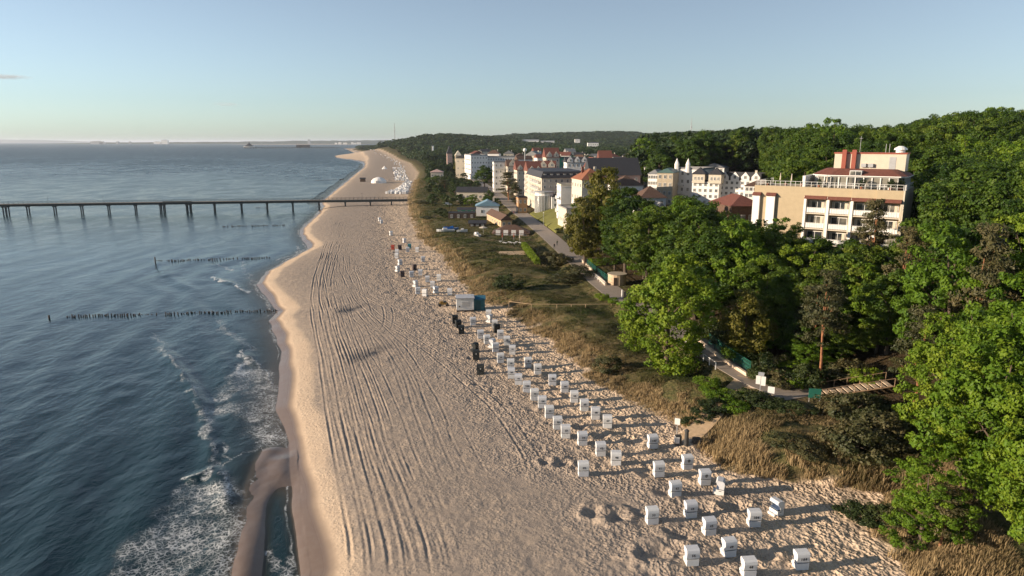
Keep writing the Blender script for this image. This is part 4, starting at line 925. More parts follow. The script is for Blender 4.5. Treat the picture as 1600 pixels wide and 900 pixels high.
# far buildings
for (u0, u1, vt, Y, hgt, lb) in [(815, 842, 219.5, 1900, 10, "long white roofed hall far behind the town"), (845, 866, 221, 1900, 8, "second low white hall far behind the town"), (898, 906, 217.5, 1950, 9, "white house between trees on the far hillside"), (918, 935, 223, 1500, 8, "low pinkish house row in the far green"), (668, 690, 213, 2100, 14, "pale blue tower block on the wooded headland"),
                                 (605, 613, 221, 1900, 9, "white villa low on the wooded headland"), (622, 626, 219, 1900, 10, "second white villa on the wooded headland"), (640, 650, 215, 2100, 14, "grey white house high on the headland"), (675, 677, 228, 1200, 9, "small white house in the dune wood")]:
    zc_ = Y * cp; X = ((u0 + u1) / 2 - 800) / FPX * zc_; w = (u1 - u0) / FPX * zc_; top = ZV(vt, Y)
    r = empty("far_building", (X, Y, top - hgt), 0, lb, "building")
    MB().box(-w / 2, w / 2, -6, 6, -12, hgt).build("wall", WHITE if "blue" not in lb else paint("pale_blue_render", (.40, .50, .60)), r); roof_mb('hip' if w < 30 else 'gx', w, 12, hgt * .25).build("roof", GREYM if w > 30 else DARKT, r, loc=(0, 0, hgt))
    for k in range(min(6, int(w / 4))): part("window", win_mesh(1.8, 1.8), r, (-w / 2 + w * (k + .5) / min(6, int(w / 4)), -6.05, hgt * .5))
bt = empty("ball_tower", (XU(820, 470, 20), 470, tz(9, 470)), 0, "white ball on a tall pole above the town roofs", "tower")
hb = ZV(234.5, 470) - bt.location.z; MB().bar((0, 0, 0), (0, 0, hb), .35).build("pole", GREYM, bt)
me = bpy.data.meshes.new("ball"); bm = bmesh.new(); bmesh.ops.create_uvsphere(bm, u_segments=16, v_segments=10, radius=1.3); bm.to_mesh(me); bm.free(); me.materials.append(WHITE); part("ball", me, bt, (0, 0, hb))
for u, vt, vb, Y, lb in [(617, 192, 212, 2000, "slim radio mast rising from the wooded headland"), (1079, 184, 206, 1500, "slim grey mast behind the forest ridge")]:
    X = (u - 800) / FPX * Y * cp; r = empty("radio_mast", (X, Y, ZV(vb, Y) - 25), 0, lb, "mast"); h = ZV(vt, Y) - ZV(vb, Y) + 25
    MB().bar((0, 0, 0), (0, 0, h), Y * .0007, 6, r2=Y * .0003).build("pole", GREYM, r); MB().cyl(0, 0, h * .62, h * .66, Y * .0013, n=10).build("platform", GREYM, r)
    MB().cyl(0, 0, h * .78, h * .80, Y * .001, n=10).build("antenna_ring", GREYM, r)
# ------------------------------------------------------------ woodland between the town and the far hills
occupied = [(o.location.x, o.location.y) for o in C.objects if o.get("category") in ("building", "hotel", "tower")]
OCC = np.array(occupied)
prof_fun = lambda u: np.interp(u, [560,575,590,600,640,700,760,800,830,880,930,985,1010,1060,1110,1200], [217,213,208.5,207,206.5,208,204,204,201,202,201,204,208,206,203,203])
mid, far = [], []
yv = 330.0
while yv < 4600:
    st = max(7.5, yv * .0105); xv = -.62 * yv
    while xv < .62 * yv:
        x = xv + r2.uniform(-.5, .5) * st; y = yv + r2.uniform(-.5, .5) * st; xv += st
        if x < float(xd(y)) + 10 + .006 * y: continue
        if y < 620:
            if x > XU(1003, y): continue                      # the ridge forest stands there
            i = x - float(xp(y))
            if x > float(xp(y)) - 9 and not (i > 6 and r2.rand() < .16 and y > 420): continue
            if x <= float(xp(y)) - 9 and r2.rand() > .30: continue
        elif y < 820 and abs(x + 20) < 55 and r2.rand() < .6: continue
        g = tz(x, y); u, v = px(x, y, g + 10)
        if u > 1290 or u < 535: continue
        dd = np.hypot(OCC[:, 0] - x, OCC[:, 1] - y)
        if dd.min() < (13 if y < 900 else 8): continue
        # keep sight lines to the houses open
        if y < 620: H = r2.uniform(4, 8)
        elif y < 900: H = r2.uniform(7, 12)
        else: H = r2.uniform(11, 17)
        capz = ZV(float(prof_fun(u)), y) - g
        if y > 1500: H = min(H, capz)
        if H < 2.5: H = 2.5
        R = min(max(.42 * H, 2.4), 7) * (1 if y < 900 else st / 11.0)
        (mid if y < 1100 else far).append((x, y, g - .5, H, R, r2.rand() * 6))
    yv += st * .9 if yv < 1500 else st * 1.3
# nearest ones are trees of their own
mid.sort(key=lambda q: q[1])
own = [q for q in mid if q[1] < 560][:60]
LOWM = [npmesh("crown", V, F, [FARL], None, False, {"tint": ('FACE', ti)}) for V, F, ti, _, _ in low]
for q in own:
    r = empty("tree", (q[0], q[1], q[2]), q[5], "bushy green tree among the houses and sheds of the distant dune gardens", "tree", "trees among the far houses"); r.scale = (q[4] / 5, q[4] / 5, q[3] / 16)
    part("trunk", PROTO["broad"][0][1], r); part("crown", LOWM[rg.randrange(5)], r)
tag(bake("far_wood", [q for q in mid if q not in own], low, FARL), "green woodland around the far end of the town", "woodland")
tag(bake("hill_forest", far, vlow, FARL), "dark forest covering the far hills and the headland", "forest")
print("WOOD", len(mid), len(far), len(items), len(cand))
# bigger single trees by the far houses
for u, Y, H, R, kd, lb in [(757, 470, 15, 7.5, "broad", "round dark tree in front of the long white apartment block"), (795, 372, 15, 5.5, "pine", "dark conifer beside the road in front of the row houses"), (806, 350, 11, 3.2, "pine", "smaller dark conifer right of the big one by the road"), (721, 640, 14, 6, "yellow", "yellow green tree beside the two far villas"),
                           (766, 330, 6.5, 4.2, "broad", "round bush tree behind the blue roofed house"), (736, 345, 5.5, 3.4, "bright", "light green bush tree by the long dark roofed shed"), (679, 500, 8, 6, "broad", "dark bush tree at the beach side of the pale pavilion"), (693, 440, 8, 5, "pine", "dark pine among the dune gardens near the pavilion"), (809, 330, 5, 3, "pine", "dark round bush left of the orange house"), (694, 300, 4.5, 3.5, "shrub", "large green bush beside the white boats")]:
    if kd == "shrub": continue
    X = XU(u, Y, 8); put_tree(kd, X, Y, H, R, lb, "pine_tree" if kd == "pine" else "tree", "tree")
# ------------------------------------------------------------ far shore along the horizon
def strip(name, pts, h, mat_, seed, label=None, n=260, kind="structure"):
    V = []; F = []
    P = np.array(pts, float); t = np.linspace(0, 1, n); tt = np.linspace(0, 1, len(P))
    x = np.interp(t, tt, P[:, 0]); y = np.interp(t, tt, P[:, 1]); hh = np.interp(t, tt, P[:, 2]) * (h + .35 * (fbm(t * 40, t * 0, seed, 4) - .5))
    for k in range(n):
        V += [(x[k], y[k] - 350, -1), (x[k], y[k], hh[k]), (x[k], y[k] + 900, hh[k] * .9), (x[k], y[k] + 1200, -1)]
    for k in range(n - 1):
        for q in range(3): F.append((4 * k + q, 4 * k + 4 + q, 4 * k + 5 + q, 4 * k + 1 + q))
    return tag(link(bpy.data.objects.new(name, npmesh(name, np.array(V), np.array(F), [mat_], None, True))), kind=kind)
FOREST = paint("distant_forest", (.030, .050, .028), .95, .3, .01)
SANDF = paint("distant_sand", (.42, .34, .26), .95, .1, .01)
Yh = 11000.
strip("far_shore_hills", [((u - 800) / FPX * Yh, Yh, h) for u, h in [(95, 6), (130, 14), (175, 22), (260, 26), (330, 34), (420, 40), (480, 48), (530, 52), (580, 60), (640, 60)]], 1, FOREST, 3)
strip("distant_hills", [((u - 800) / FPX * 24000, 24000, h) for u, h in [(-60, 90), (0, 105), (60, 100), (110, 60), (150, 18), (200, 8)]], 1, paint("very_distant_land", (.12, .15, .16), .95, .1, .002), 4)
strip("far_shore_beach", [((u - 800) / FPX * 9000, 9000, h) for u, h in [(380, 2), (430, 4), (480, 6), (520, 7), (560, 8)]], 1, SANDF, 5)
for u, w, h, lb in [(195, 18, 40, "hazy pale industrial block on the horizon"), (203, 8, 26, "small block beside the hazy industrial one"), (225, 3, 34, "thin tower on the horizon between the blocks"), (283, 10, 34, "low white block at the foot of the horizon tower block"), (294, 9, 56, "white tower block standing on the horizon shore"), (243, 2, 34, "second thin tower on the horizon"), (504, 3, 62, "small dark tower on the wooded horizon")]:
    X = (u - 800) / FPX * Yh; r = empty("horizon_building", (X, Yh - 500, 0), 0, lb, "building"); ww = w / FPX * Yh
    MB().box(-ww / 2, ww / 2, -20, 20, 0, h).build("wall", WHITE if "white" in lb else GREYM, r); MB().box(-ww / 3, ww / 4, -15, 15, h, h * 1.14).build("roof_house", GREYM, r)
# houses of the next resort at the bend
for k, (u, v) in enumerate([(531, 221), (537, 220), (545, 221), (556, 220), (560, 221), (566, 219.5)]):
    Y = 8800; X = (u - 800) / FPX * Y; w = 28 + 10 * (k % 3)
    r = empty("resort_building", (X, Y, 0), 0, "small white building of the next resort at the bend of the coast", "building", "buildings of the next resort")
    MB().box(-w / 2, w / 2, -10, 10, 0, 24 + 6 * (k % 2)).build("wall", WHITE, r); roof_mb('gx', w, 20, 6).build("roof", DARKT, r, loc=(0, 0, 24 + 6 * (k % 2)))
# ------------------------------------------------------------ piers
A = G(0, 336, 0); Bp = G(499, 328.5, 0); dirx, diry = Bp[0] - A[0], Bp[1] - A[1]; LL = math.hypot(dirx, diry); dirx /= LL; diry /= LL
ang = atan2(diry, dirx)
pier = empty("pier", (A[0], A[1], 0), ang, "long dark pier on round piles crossing from the sea to the beach", "pier")
PIER = paint("pier_steel_and_concrete", (.075, .085, .085), .8, .2); PIERW = paint("pier_deck_boards", (.20, .17, .14), .85, .2)
Lp = LL + 47
m = MB(); m.box(-45, Lp, -1.9, 1.9, 4.95, 5.35); m.box(-45, Lp, -1.4, -1.1, 4.2, 4.95); m.box(-45, Lp, 1.1, 1.4, 4.2, 4.95); m.build("girder", PIER, pier)
MB().box(-45, Lp, -1.95, 1.95, 5.353, 5.45).build("deck", PIERW, pier)
for s in (-1.85, 1.85):
    m = MB(); rline(m, (-45, s), (Lp, s), 5.45, 1.05, 2.2, .045); m.build("railing", PIER, pier)
us = [(8, 0), (13, 0), (45, 0), (87, 0), (129, 0), (171, 0), (213, 0), (252, 0), (257.5, 0), (293, 0), (298.5, 0), (336, 0), (378, 0), (418, 0), (458, 0), (499, 0), (540, 1), (579, 1), (612, 1)]
for u, _ in us:
    # intersect the pier axis with the sight line of column u
    k = (u - 800) / FPX; # X = k*(Y*cp+H*sp)
    t = (k * (A[1] * cp + HCAM * sp) - A[0]) / (dirx - k * diry * cp)
    m = MB(); m.cyl(0, -1.1, -2.5, 4.2, .33, n=8); m.cyl(0, 1.1, -2.5, 4.2, .33, n=8); m.box(-.4, .4, -1.8, 1.8, 3.75, 4.198)
    o = m.build("pile_bent", PIER, pier); o.location = (t, 0, 0)
m = MB(); m.box(0, 14, -1.95, -1.0, 5.46, 5.9); m.build("bench", PIERW, pier, loc=(LL * .5, 0, 0))
for k in range(10):
    m = MB(); m.cyl(0, 0, 5.45, 8.4, .05, n=6); m.cyl(0, 0, 8.4, 8.7, .16, n=6); m.build("lamp", PIER, pier, loc=(-30 + k * 26, 1.7, 0))
# the next pier with its pointed pavilion
Yd = 3750.
dp = empty("distant_pier", ((440 - 800) / FPX * Yd, Yd, 0), radians(2), "long distant pier with a pointed pavilion at its seaward end", "pier")
sc_ = Yd / FPX
MB().box(-50 * sc_, 95 * sc_, -5, 5, 4, 6.5).build("deck", PIER, dp)
MB().box(-49 * sc_, -34 * sc_, -15, 15, 6.5, 13).build("pavilion", WHITE, dp); m = MB(); m.cyl(-41.5 * sc_, 0, 13, 27, 24, 4, 8); m.cyl(-41.5 * sc_, 0, 27, 36, 4, .3, 8); m.build("pavilion_roof", DARKT, dp)
m = MB(); 
for k in range(3): m.slab([(-8, 6.5), (8, 6.5), (8, 15), (0, 20), (-8, 15)], (30 + k * 7) * sc_, (36.4 + k * 7) * sc_)
m.build("arched_hall", DARKT, dp)
for k in range(34): MB().box(-1, 1, -4, 4, -3, 4).build("pile", PIER, dp, loc=((-48 + k * 4.2) * sc_, 0, 0))
# ------------------------------------------------------------ groynes
gm_ = [MB().cyl(0, 0, -.8, .42, .15, .13, 7).mesh("post", DKW), MB().cyl(0, 0, -.8, .24, .16, .15, 7).mesh("post", DKW)]
gl = [((105, 495.5), (436, 486), 1.0, "wooden groyne of dark posts nearest to the camera"), ((245, 408.5), (424, 403), 1.2, "wooden groyne with one tall post at its seaward end"), ((348, 354.5), (447, 352), 1.2, "short row of groyne posts closest to the pier"), ((492, 282.5), (538, 280), 2.6, "faint groyne beyond the pier near the far beach"), ((400, 325), (420, 324.5), 1.5, "stub of a groyne just in front of the pier")]
for (a, b, stp, lb) in gl:
    p, q = G(*a), G(*b); n = min(99, int(math.hypot(q[0] - p[0], q[1] - p[1]) / (stp * .42))); r = empty("groyne", (p[0], p[1], 0), 0, lb, "groyne", "groynes")
    for k in range(n):
        t = k / n
        if rg.random() < .08 + .35 * (sin(t * 19) > .75): continue
        o = part("post", gm_[rg.random() < .4], r, ((q[0] - p[0]) * t + rg.uniform(-.15, .15), (q[1] - p[1]) * t + rg.uniform(-.15, .15), rg.uniform(-.14, .1))); s = .85 if stp < 1.1 else (1.0 if stp < 2 else 1.8); o.scale = (s, s, 1.1)
x, y = G(243, 412.5); o = MB().cyl(0, 0, -1, 2.1, .2, .17, 8).build("marker_post", DKW, loc=(x, y, 0)); tag(o, "tall dark post at the sea end of the middle groyne", "post")
x, y = G(77, 498); o = MB().cyl(0, 0, -1, .75, .2, .17, 8).build("marker_post", DKW, loc=(x, y, 0)); tag(o, "lone short post in the sea off the nearest groyne", "post")
# ------------------------------------------------------------ beach chairs
def chair_meshes(body, dark=False):
    H = {}
    m = MB(); m.box(-.61, .61, -.47, .40, .05, .66)                                     # lower body
    H["base"] = m
    m = MB(); m.box(-.55, .55, -.37, .34, .66, .76); H["joint"] = m
    m = MB(); T = .035
    back = [(-.445, .75), (-.52, 1.28), (-.47, 1.50), (-.30, 1.63), (.28, 1.66), (.40, 1.56)]
    inn = [(y + T * .9, z - T * .6 if z > .8 else z) for y, z in back]
    m.slab(back + inn[::-1], -.61, .61)
    side = back + [(.33, 1.25), (.10, 1.02), (.06, .75)]
    m.slab(side, -.645, -.612); m.slab(side, .612, .645); H["hood"] = m
    m = MB(); m.box(-.55, .55, -.36, .34, .750, .80, 0); H["seat_cushion"] = m
    m = MB(); m.slab([(-.40, .80), (-.30, .80), (-.38, 1.35), (-.46, 1.35)], -.55, .55); H["backrest_cushion"] = m
    m = MB(); m.box(-.62, -.602, -.2, .1, .5, .56); H["handle"] = m
    m = MB(); m.box(-.5, -.03, .402, .72, .10, .34); H["footrest"] = m
    m = MB(); m.slab([(.28, 1.664), (.42, 1.562), (.46, 1.36), (.44, 1.36), (.39, 1.54), (.26, 1.63)], -.60, .60); H["awning"] = m
    return H
t = NT('chair_white_wicker'); ra = t.n.new('ShaderNodeObjectInfo').outputs['Random']; CHW = t.done(t.pbsdf(t.mix(ra, t.mix(t.noise(5, 3, .6, t.obj()), (.48, .50, .54), (.60, .61, .63)), t.mix(t.noise(5, 3, .6, t.obj()), (.60, .60, .58), (.72, .72, .71))), .7, .3, t.bump(t.noise(22, 2, .5, t.obj()), .4, .02))); CHD = paint("chair_black_wicker", (.020, .024, .025), .6, .2, 6)
CHT = paint("chair_teal_wicker", (.05, .20, .24), .7, .2, 6); CHR = paint("chair_red_wicker", (.30, .05, .035), .7, .2, 6); CHB = paint("chair_brown_wicker", (.07, .05, .05), .7, .2, 6); CUSH = paint("striped_cushion_blue", (.12, .18, .30), .9, .2, 6)
BASEC = {}
for key, mt in (("white", CHW), ("black", CHD), ("teal", CHT), ("red", CHR), ("brown", CHB)):
    hm = chair_meshes(mt); BASEC[key] = {k: v.mesh(k, CUSH if "cushion" in k else (CHD if k in ("handle", "joint") else (FRAMEW if k == "footrest" and key == "white" else mt))) for k, v in hm.items()}
INK = paint("black_lettering", (.015, .015, .015), .7, .1); INKW = paint("white_lettering", (.6, .6, .6), .7, .1)
def text_mesh(s, size, mat_, space=1.0):
    cu = bpy.data.curves.new("text", 'FONT'); cu.body = s; cu.size = size; cu.align_x = 'CENTER'; cu.align_y = 'CENTER'; cu.extrude = .006; cu.offset = size * .03; cu.space_character = space; cu.resolution_u = 2
    o = bpy.data.objects.new("text", cu); C.objects.link(o); dg = bpy.context.evaluated_depsgraph_get(); dg.update()
    me = bpy.data.meshes.new_from_object(o.evaluated_get(dg)); me.materials.clear(); me.materials.append(mat_); bpy.data.objects.remove(o); bpy.data.curves.remove(cu); me.name = "number"; return me
def emblem_mesh():
    m = MB()
    m.slab([(0, 0), (.012, 0), (.012, .05), (0, .05)], -.17, .17); m.slab([(0, .08), (.012, .08), (.012, .13), (0, .13)], -.19, .19); m.slab([(0, .16), (.012, .16), (.012, .24), (0, .24)], -.14, .14)
    m.slab([(0, -.10), (.012, -.10), (.012, -.04), (0, -.04)], -.10, .10); return m.mesh("emblem", INK)
EMB = emblem_mesh(); _tx = {}
def chair(u, v, key="white", num=None, rot=0.0, label="", group=None, parts_=True, z=None, big=False):
    zz = z; x, y = G(u, v, 2.15)
    for _ in range(3): zz = tz(x, y) if z is None else z; x, y = G(u, v, zz)
    r = empty("beach_chair", (x, y, float(terrain(np.array([x]), np.array([y]), True)[0]) - .03 if z is None else z), radians(rot + rg.uniform(-6, 6)), label, "beach chair", group)
    r.scale = (.83, .88, .95)
    for k, me in BASEC[key].items():
        o = part(k, me, r)
        if k == "footrest": part("footrest", me, r, (.53, 0, 0))
        if k == "handle": part("handle", me, r, (1.222, 0, 0))
    if num == "emblem": part("emblem", EMB, r, (.02, -.520, 1.08), 0).rotation_euler.x = radians(7)
    elif num:
        if (num, key) not in _tx: _tx[(num, key)] = text_mesh(num, .36 if len(num) == 3 else .34, INKW if key == "black" else INK, 1.25)
        o = part("number", _tx[(num, key)], r, (.03, -.500, 1.05)); o.rotation_euler = (radians(90 + 7), 0, 0)
    return r
ORD = "first second third fourth fifth sixth seventh eighth ninth tenth eleventh twelfth thirteenth fourteenth fifteenth sixteenth seventeenth eighteenth".split()
rowA = [(911,742,"39"),(962,726,"40"),(938,712,"42"),(909.6,695,"38"),(883.5,683,"37"),(871,669,"36"),(858,653,"35"),(847,637,"34"),(835,625,"33"),(823,612,"130"),(810,600,"31"),(799,590,"29"),(798,577,"28")]
for k, (u, v, n) in enumerate(rowA): chair(u, v, "white", n, 3, f"white numbered beach chair, {ORD[k]} from the near end of the long seaward row", "white numbered beach chairs")
rowB = [(948.7,668,"67"),(930,654.5,"69"),(912.6,640.7,"65"),(897,627,"66"),(882,612.6,"64"),(863,601.6,"emblem"),(840,584,"88"),(825,573.5,"emblem"),(800.5,552,"61"),(792,539,"58"),(782,529,"56")]
for k, (u, v, n) in enumerate(rowB): chair(u, v, "white", n, 1, f"white beach chair, {ORD[k]} from the near end of the row along the dune grass", "white numbered beach chairs")
front = [(1168,900,"48",5,"white numbered beach chair cut by the lower picture edge"), (1250,886,"109",4,"white chair numbered 109, nearest to the dune at the very front"), (1079.5,881,"55",6,"white chair numbered 55, at the edge of the dug sand hollows in front"), (1137.5,867,"49",6,"white chair numbered 49 between the hollows and chair 109"),
         (1107,833.5,"45",5,"white chair numbered 45, alone in the middle of the front cluster"), (1177,820.5,"104",3,"white chair numbered 104 in front of the chair turned sideways"), (1018,815.5,"33",6,"white chair numbered 33, leftmost of the front cluster"), (1078,806,"44",5,"white chair numbered 44 behind and right of the leftmost front chair"),
         (1054,775,"43",5,"white chair numbered 43 in a shallow sand bowl"), (1028.5,744.5,"41",5,"white chair numbered 41 with pale blue roof glare, next in line behind 43"), (1100,757,"emblem",4,"white beach chair with printed emblem beside the sideways chair"), (1073,731,"emblem",6,"white beach chair with printed emblem close to the tall dune grass"), (1019,700.6,"100",5,"white chair numbered 100 near the end of the beach path")]
for u, v, n, rt_, lb in front: chair(u, v, "white", n, rt_, lb, "white numbered beach chairs")
chair(1212.5, 802, "white", None, 112, "white hooded beach chair turned sideways, open towards the dunes, behind chair 104", "turned white beach chairs")
chair(1124.5, 771.5, "white", None, 74, "white hooded beach chair turned sideways with dark opening, beside the emblem chair", "turned white beach chairs")
kio = [(739,508.5,"24",8),(763.5,496,None,3),(765,504,None,60),(773,512,"55",2),(751,527.5,"26",2),(761,537,"27",5),(769,543,None,70),(774,549,None,20),(782,566.6,"28",3)]
kl = ["white beach chair standing alone between the three black chairs and the others", "white beach chair directly beside the kiosk steps", "white beach chair turned aside just behind the hindmost white ones", "white beach chair touching the single black one", "white beach chair at the sea side of the middle group", "white beach chair second at the sea side of the middle group", "white chair turned away in the middle of the group near the kiosk", "pale chair tight against the turned one in the middle group", "white beach chair just above the single file row"]
for (u, v, n, rt_), lb in zip(kio, kl): chair(u, v, "white", n, rt_, lb, "white beach chairs near the kiosk")
for (u, v, n, rt_), lb in zip([(711,504,None,10),(716,512,None,20),(721,521,"7",10),(742,549,None,60),(744,562,"8",5),(751,584,"9",-4),(776,518.5,None,20)],
    ["black beach chair, farthest of the three standing close together", "black beach chair in the middle of the three standing close together", "black beach chair, nearest of the three standing close together", "black beach chair turned aside behind another black one", "black beach chair with white mark, in front of the turned black one", "lone black beach chair nearest to the camera", "black beach chair squeezed between white ones"]):
    chair(u, v, "black", n, rt_, lb, "black beach chairs")
back_ = [(620,403,"white",0),(620.5,397,"white",0),(637,393.5,"white",10),(652,394,"white",0),(661,408.5,"white",15),(625,414,"white",40),(621,423.5,"white",60),(657,430,"white",5),(643,433,"white",10),(668,441,"white",0),(676,449,"white",5),(686,439,"white",0),(649,448,"white",60),(653,459.5,"white",10),(664,462.5,"white",-10),(681,457.5,"white",40),(703,461,"white",0)]
for k, (u, v, key, rt_) in enumerate(back_): chair(u, v, key, None, rt_, f"small white beach chair, {ORD[k] if k < 18 else 'last'} from the far end of the group behind the kiosk", "white beach chairs by the dune edge")
for (u, v, key, rt_, lb) in [(614,390.5,"red",0,"rust red beach chair at the far end of the group"),(625,390,"brown",0,"dark purple brown beach chair beside the red one"),(640,388,"teal",10,"teal beach chair behind the far group"),(647.5,421.5,"brown",30,"brown backed beach chair in the middle of the far group"),(629,433,"brown",20,"brown backed beach chair with white side at the sea side of the far group")]:
    chair(u, v, key, None, rt_, lb, "coloured beach chairs")
for (u, v, lb) in [(596,349,"white beach chair alone on empty sand before the pier"),(593,345,"second white beach chair of the lone pair before the pier"),(611,368,"single white beach chair between pier and far group"),(632,379,"pale beach chair just behind the teal one")]: chair(u, v, "white", None, 30, lb, "lone beach chairs")
# the dense field of chairs beyond the pier
ALL = None
mm_ = MB()
for k, v_ in chair_meshes(None).items():
    if k in ("base", "hood"): b0 = len(mm_.v); mm_.v += v_.v; mm_.f += [tuple(b0 + i for i in f) for f in v_.f]; mm_.m += [0] * len(v_.f)
SM = mm_.mesh("beach_chair", CHW)
cnt = 0; r3 = random.Random(9)
spots = []
for row in range(26):
    v = 303 - row * 1.05 - row * row * .022
    if v < 262: break
    u0 = 612 + min(26, row * 1.7) if row > 3 else 604 + row * 3; u1 = 643 if row < 14 else 640
    if row > 14: u0 = 619 - (row - 14) * .4; u1 = 638 - (row - 14) * .6
    u = u0
    while u < u1: spots.append((u + r3.uniform(-1, 1), v + r3.uniform(-.45, .45))); u += 2.9 - row * .045 + r3.random() * 1.6
for k in range(46):
    t = k / 46; v = 262 - 24 * t ** .8; u = float(np.interp(v, [238, 242, 247, 255, 262], [556, 580, 602, 622, 630])); spots.append((u + r3.uniform(-9, 5) * (1 - .5 * t), v + r3.uniform(-.5, .5)))
lab_far = "tiny white beach chair in the dense field of chairs beyond the pier"
for (u, v) in spots[:215]:
    x, y = G(u, v, 2.2)
    if x > float(xd(y)) - 1: x = float(xd(y)) - 1 - r3.random() * 6
    o = bpy.data.objects.new("beach_chair", SM); C.objects.link(o); o.location = (x, y, tz(x, y)); o.rotation_euler.z = r3.uniform(-.6, .6); s = 1.0; o.scale = (s, s, s)
    tag(o, lab_far, "beach chair", "beach chairs beyond the pier")
print("CHAIRS", len(spots))
# tents on the far beach
x, y = G(592, 286, 2); r = empty("tent", (x, y, tz(x, y)), 0, "large white dome tent on the beach beyond the pier", "tent")
m = MB(); n = 12; prof = [(6.6, 0), (6.2, 2.0), (4.4, 3.6), (2.2, 4.5), (.3, 4.9)]
for (r0, z0), (r1, z1) in zip(prof[:-1], prof[1:]): m.cyl(0, 0, z0, z1, r0, r1, 12)
m.build("tent_cover", WHITE, r); MB().box(-1.2, 1.2, -6.9, -6.2, 0, 2.1).build("entrance", GREYM, r)
x, y = G(601, 267.5, 2); r = empty("pavilion_tent", (x, y, tz(x, y)), 0, "small pointed white tent farther along the beach", "tent"); m = MB(); m.cyl(0, 0, 2.4, 6.0, 3.4, .1, 6); m.build("canopy", WHITE, r); MB().cyl(0, 0, 0, 6.0, .12, n=6).build("pole", GREYM, r)
x, y = G(567, 284, 2); r = empty("beach_hut", (x, y, tz(x, y)), 0, "small dark hut near the water beyond the pier", "hut"); MB().box(-2, 2, -1.5, 1.5, 0, 2.6).build("wall", DKW, r); roof_mb('gx', 4, 3, 1).build("roof", DARKT, r, loc=(0, 0, 2.6))
# kiosk trailer and its teal neighbour
x, y = G(727, 486, 2.3); z = tz(x, y)
r = empty("kiosk", (x, y, z), radians(6), "white board kiosk with hatched roof edge standing on the sand", "kiosk")
m = MB(); m.box(-1.75, 1.75, 0, 3.2, .35, 2.75)
for k in range(5): m.box(-1.78, 1.78, -.02, -.001, .6 + k * .45, .63 + k * .45)
m.build("wall", FRAMEW, r); m = MB(); m.box(-1.9, 1.9, -.25, 3.4, 2.75, 2.9); m.build("roof", paint("kiosk_roof_grey", (.45, .46, .48), .6), r)
m = MB();
for k in range(12): m.add([(-1.9 + k * .316, -.26, 2.9), (-1.9 + k * .316 + .3, -.26, 2.9), (-1.9 + k * .316 + .15, -.26, 2.62)], [(0, 1, 2)])
m.build("scalloped_edge", GREYM, r)
MB().box(-.6, .9, -.03, -.004, 1.1, 2.1).build("hatch", GREYW, r); MB().cyl(-1.2, -.1, 1.0, 1.25, .13, n=8).build("lamp", DKM, r); MB().box(-1.7, 1.7, .1, 3.1, 0, .35).build("plinth", DKW, r)
x, y = G(747.5, 484, 2.3); r = empty("beach_hut", (x, y, tz(x, y) - .02), radians(4), "teal board hut beside the white kiosk", "hut")
MB().box(-1.35, 1.35, 0, 2.6, 0, 2.35).build("wall", paint("teal_boards", (.045, .14, .16), .8, .25, 3), r); m = MB(); m.slab([(-.25, 2.35), (2.8, 2.35), (1.3, 2.95)], -1.5, 1.5); m.build("roof", paint("teal_roof", (.03, .13, .20), .7, .2), r); MB().box(-.5, .5, -.04, -.005, .1, 2.0).build("door", paint("dark_teal", (.04, .10, .11), .8), r)
x, y = G(693, 478, 2.2); r = empty("quad_vehicle", (x, y, tz(x, y)), radians(10), "small yellow brown beach buggy parked left of the kiosk", "vehicle")
YB = paint("buggy_yellow", (.30, .18, .04), .6, .2); m = MB(); m.box(-.8, .8, -.45, .45, .4, .8); m.box(-.7, -.1, -.4, .4, .8, 1.05); m.build("body", YB, r)
for a in (-.75, .75):
    for b in (-.5, .5): MB().bar((0, -.12, 0), (0, .12, 0), .34, 12).build("wheel", DKM, r, loc=(a, b * 1.1, .34))
MB().box(.1, .6, -.3, .3, .8, 1.1).build("seat", DKM, r); MB().bar((-.3, -.35, 1.35), (-.3, .35, 1.35), .03).bar((-.3, 0, .9), (-.3, 0, 1.35), .03).build("handlebar", DKM, r)
# boats in the dune garden
def boat(u, v, L, rz, mt, label, cover=None):
    x, y = G(u, v, 4.5); z = tz(x, y); r = empty("boat", (x, y, z + .05), radians(rz), label, "boat", "boats in the dune garden")
    m = MB(); secs = []
    for t in np.linspace(0, 1, 9):
        w = L * .17 * (1 - max(0, (t - .45) / .55) ** 2.2) * (.85 + .15 * min(1, t * 4)); h = .9 + .35 * t * t; X_ = (t - .5) * L
        secs.append([(X_, -w, h), (X_, -w * .75, .35), (X_, 0, .05 + .3 * t ** 4), (X_, w * .75, .35), (X_, w, h)])
    vs = [p for s in secs for p in s]; fs = []
    for k in range(8):
        for q in range(4): fs.append((5 * k + q, 5 * k + q + 1, 5 * k + 6 + q, 5 * k + 5 + q))
    fs.append((4, 3, 2, 1, 0)); m.add(vs, fs); m.build("hull", mt, r)
    m = MB(); m.add([(s[0][0], s[0][1] * .94, s[0][2] - .08) for s in secs] + [(s[4][0], s[4][1] * .94, s[4][2] - .08) for s in secs], [(k, k + 1, 10 + k, 9 + k) for k in range(8)]); m.build("deck", GREYM, r)
    if cover:
        m = MB(); e = secs[:6]; vs = []
        for s in e: vs += [s[0], (s[0][0], 0, s[0][2] + .75 + .15 * sin(s[0][0] * 2)), s[4]]
        m.add(vs, [(3 * k + q, 3 * k + q + 1, 3 * k + 4 + q, 3 * k + 3 + q) for k in range(5) for q in range(2)] + [(0, 2, 1), (15, 16, 17)]); m.build("tarpaulin", cover, r)
    else: MB().box(-L * .1, L * .15, -.5, .5, .85, 1.5).build("cabin", WHITE, r)
boat(696, 361, 6.5, 195, FRAMEW, "white boat half covered by a bright blue tarpaulin"); KIDS  # hull seen beside it
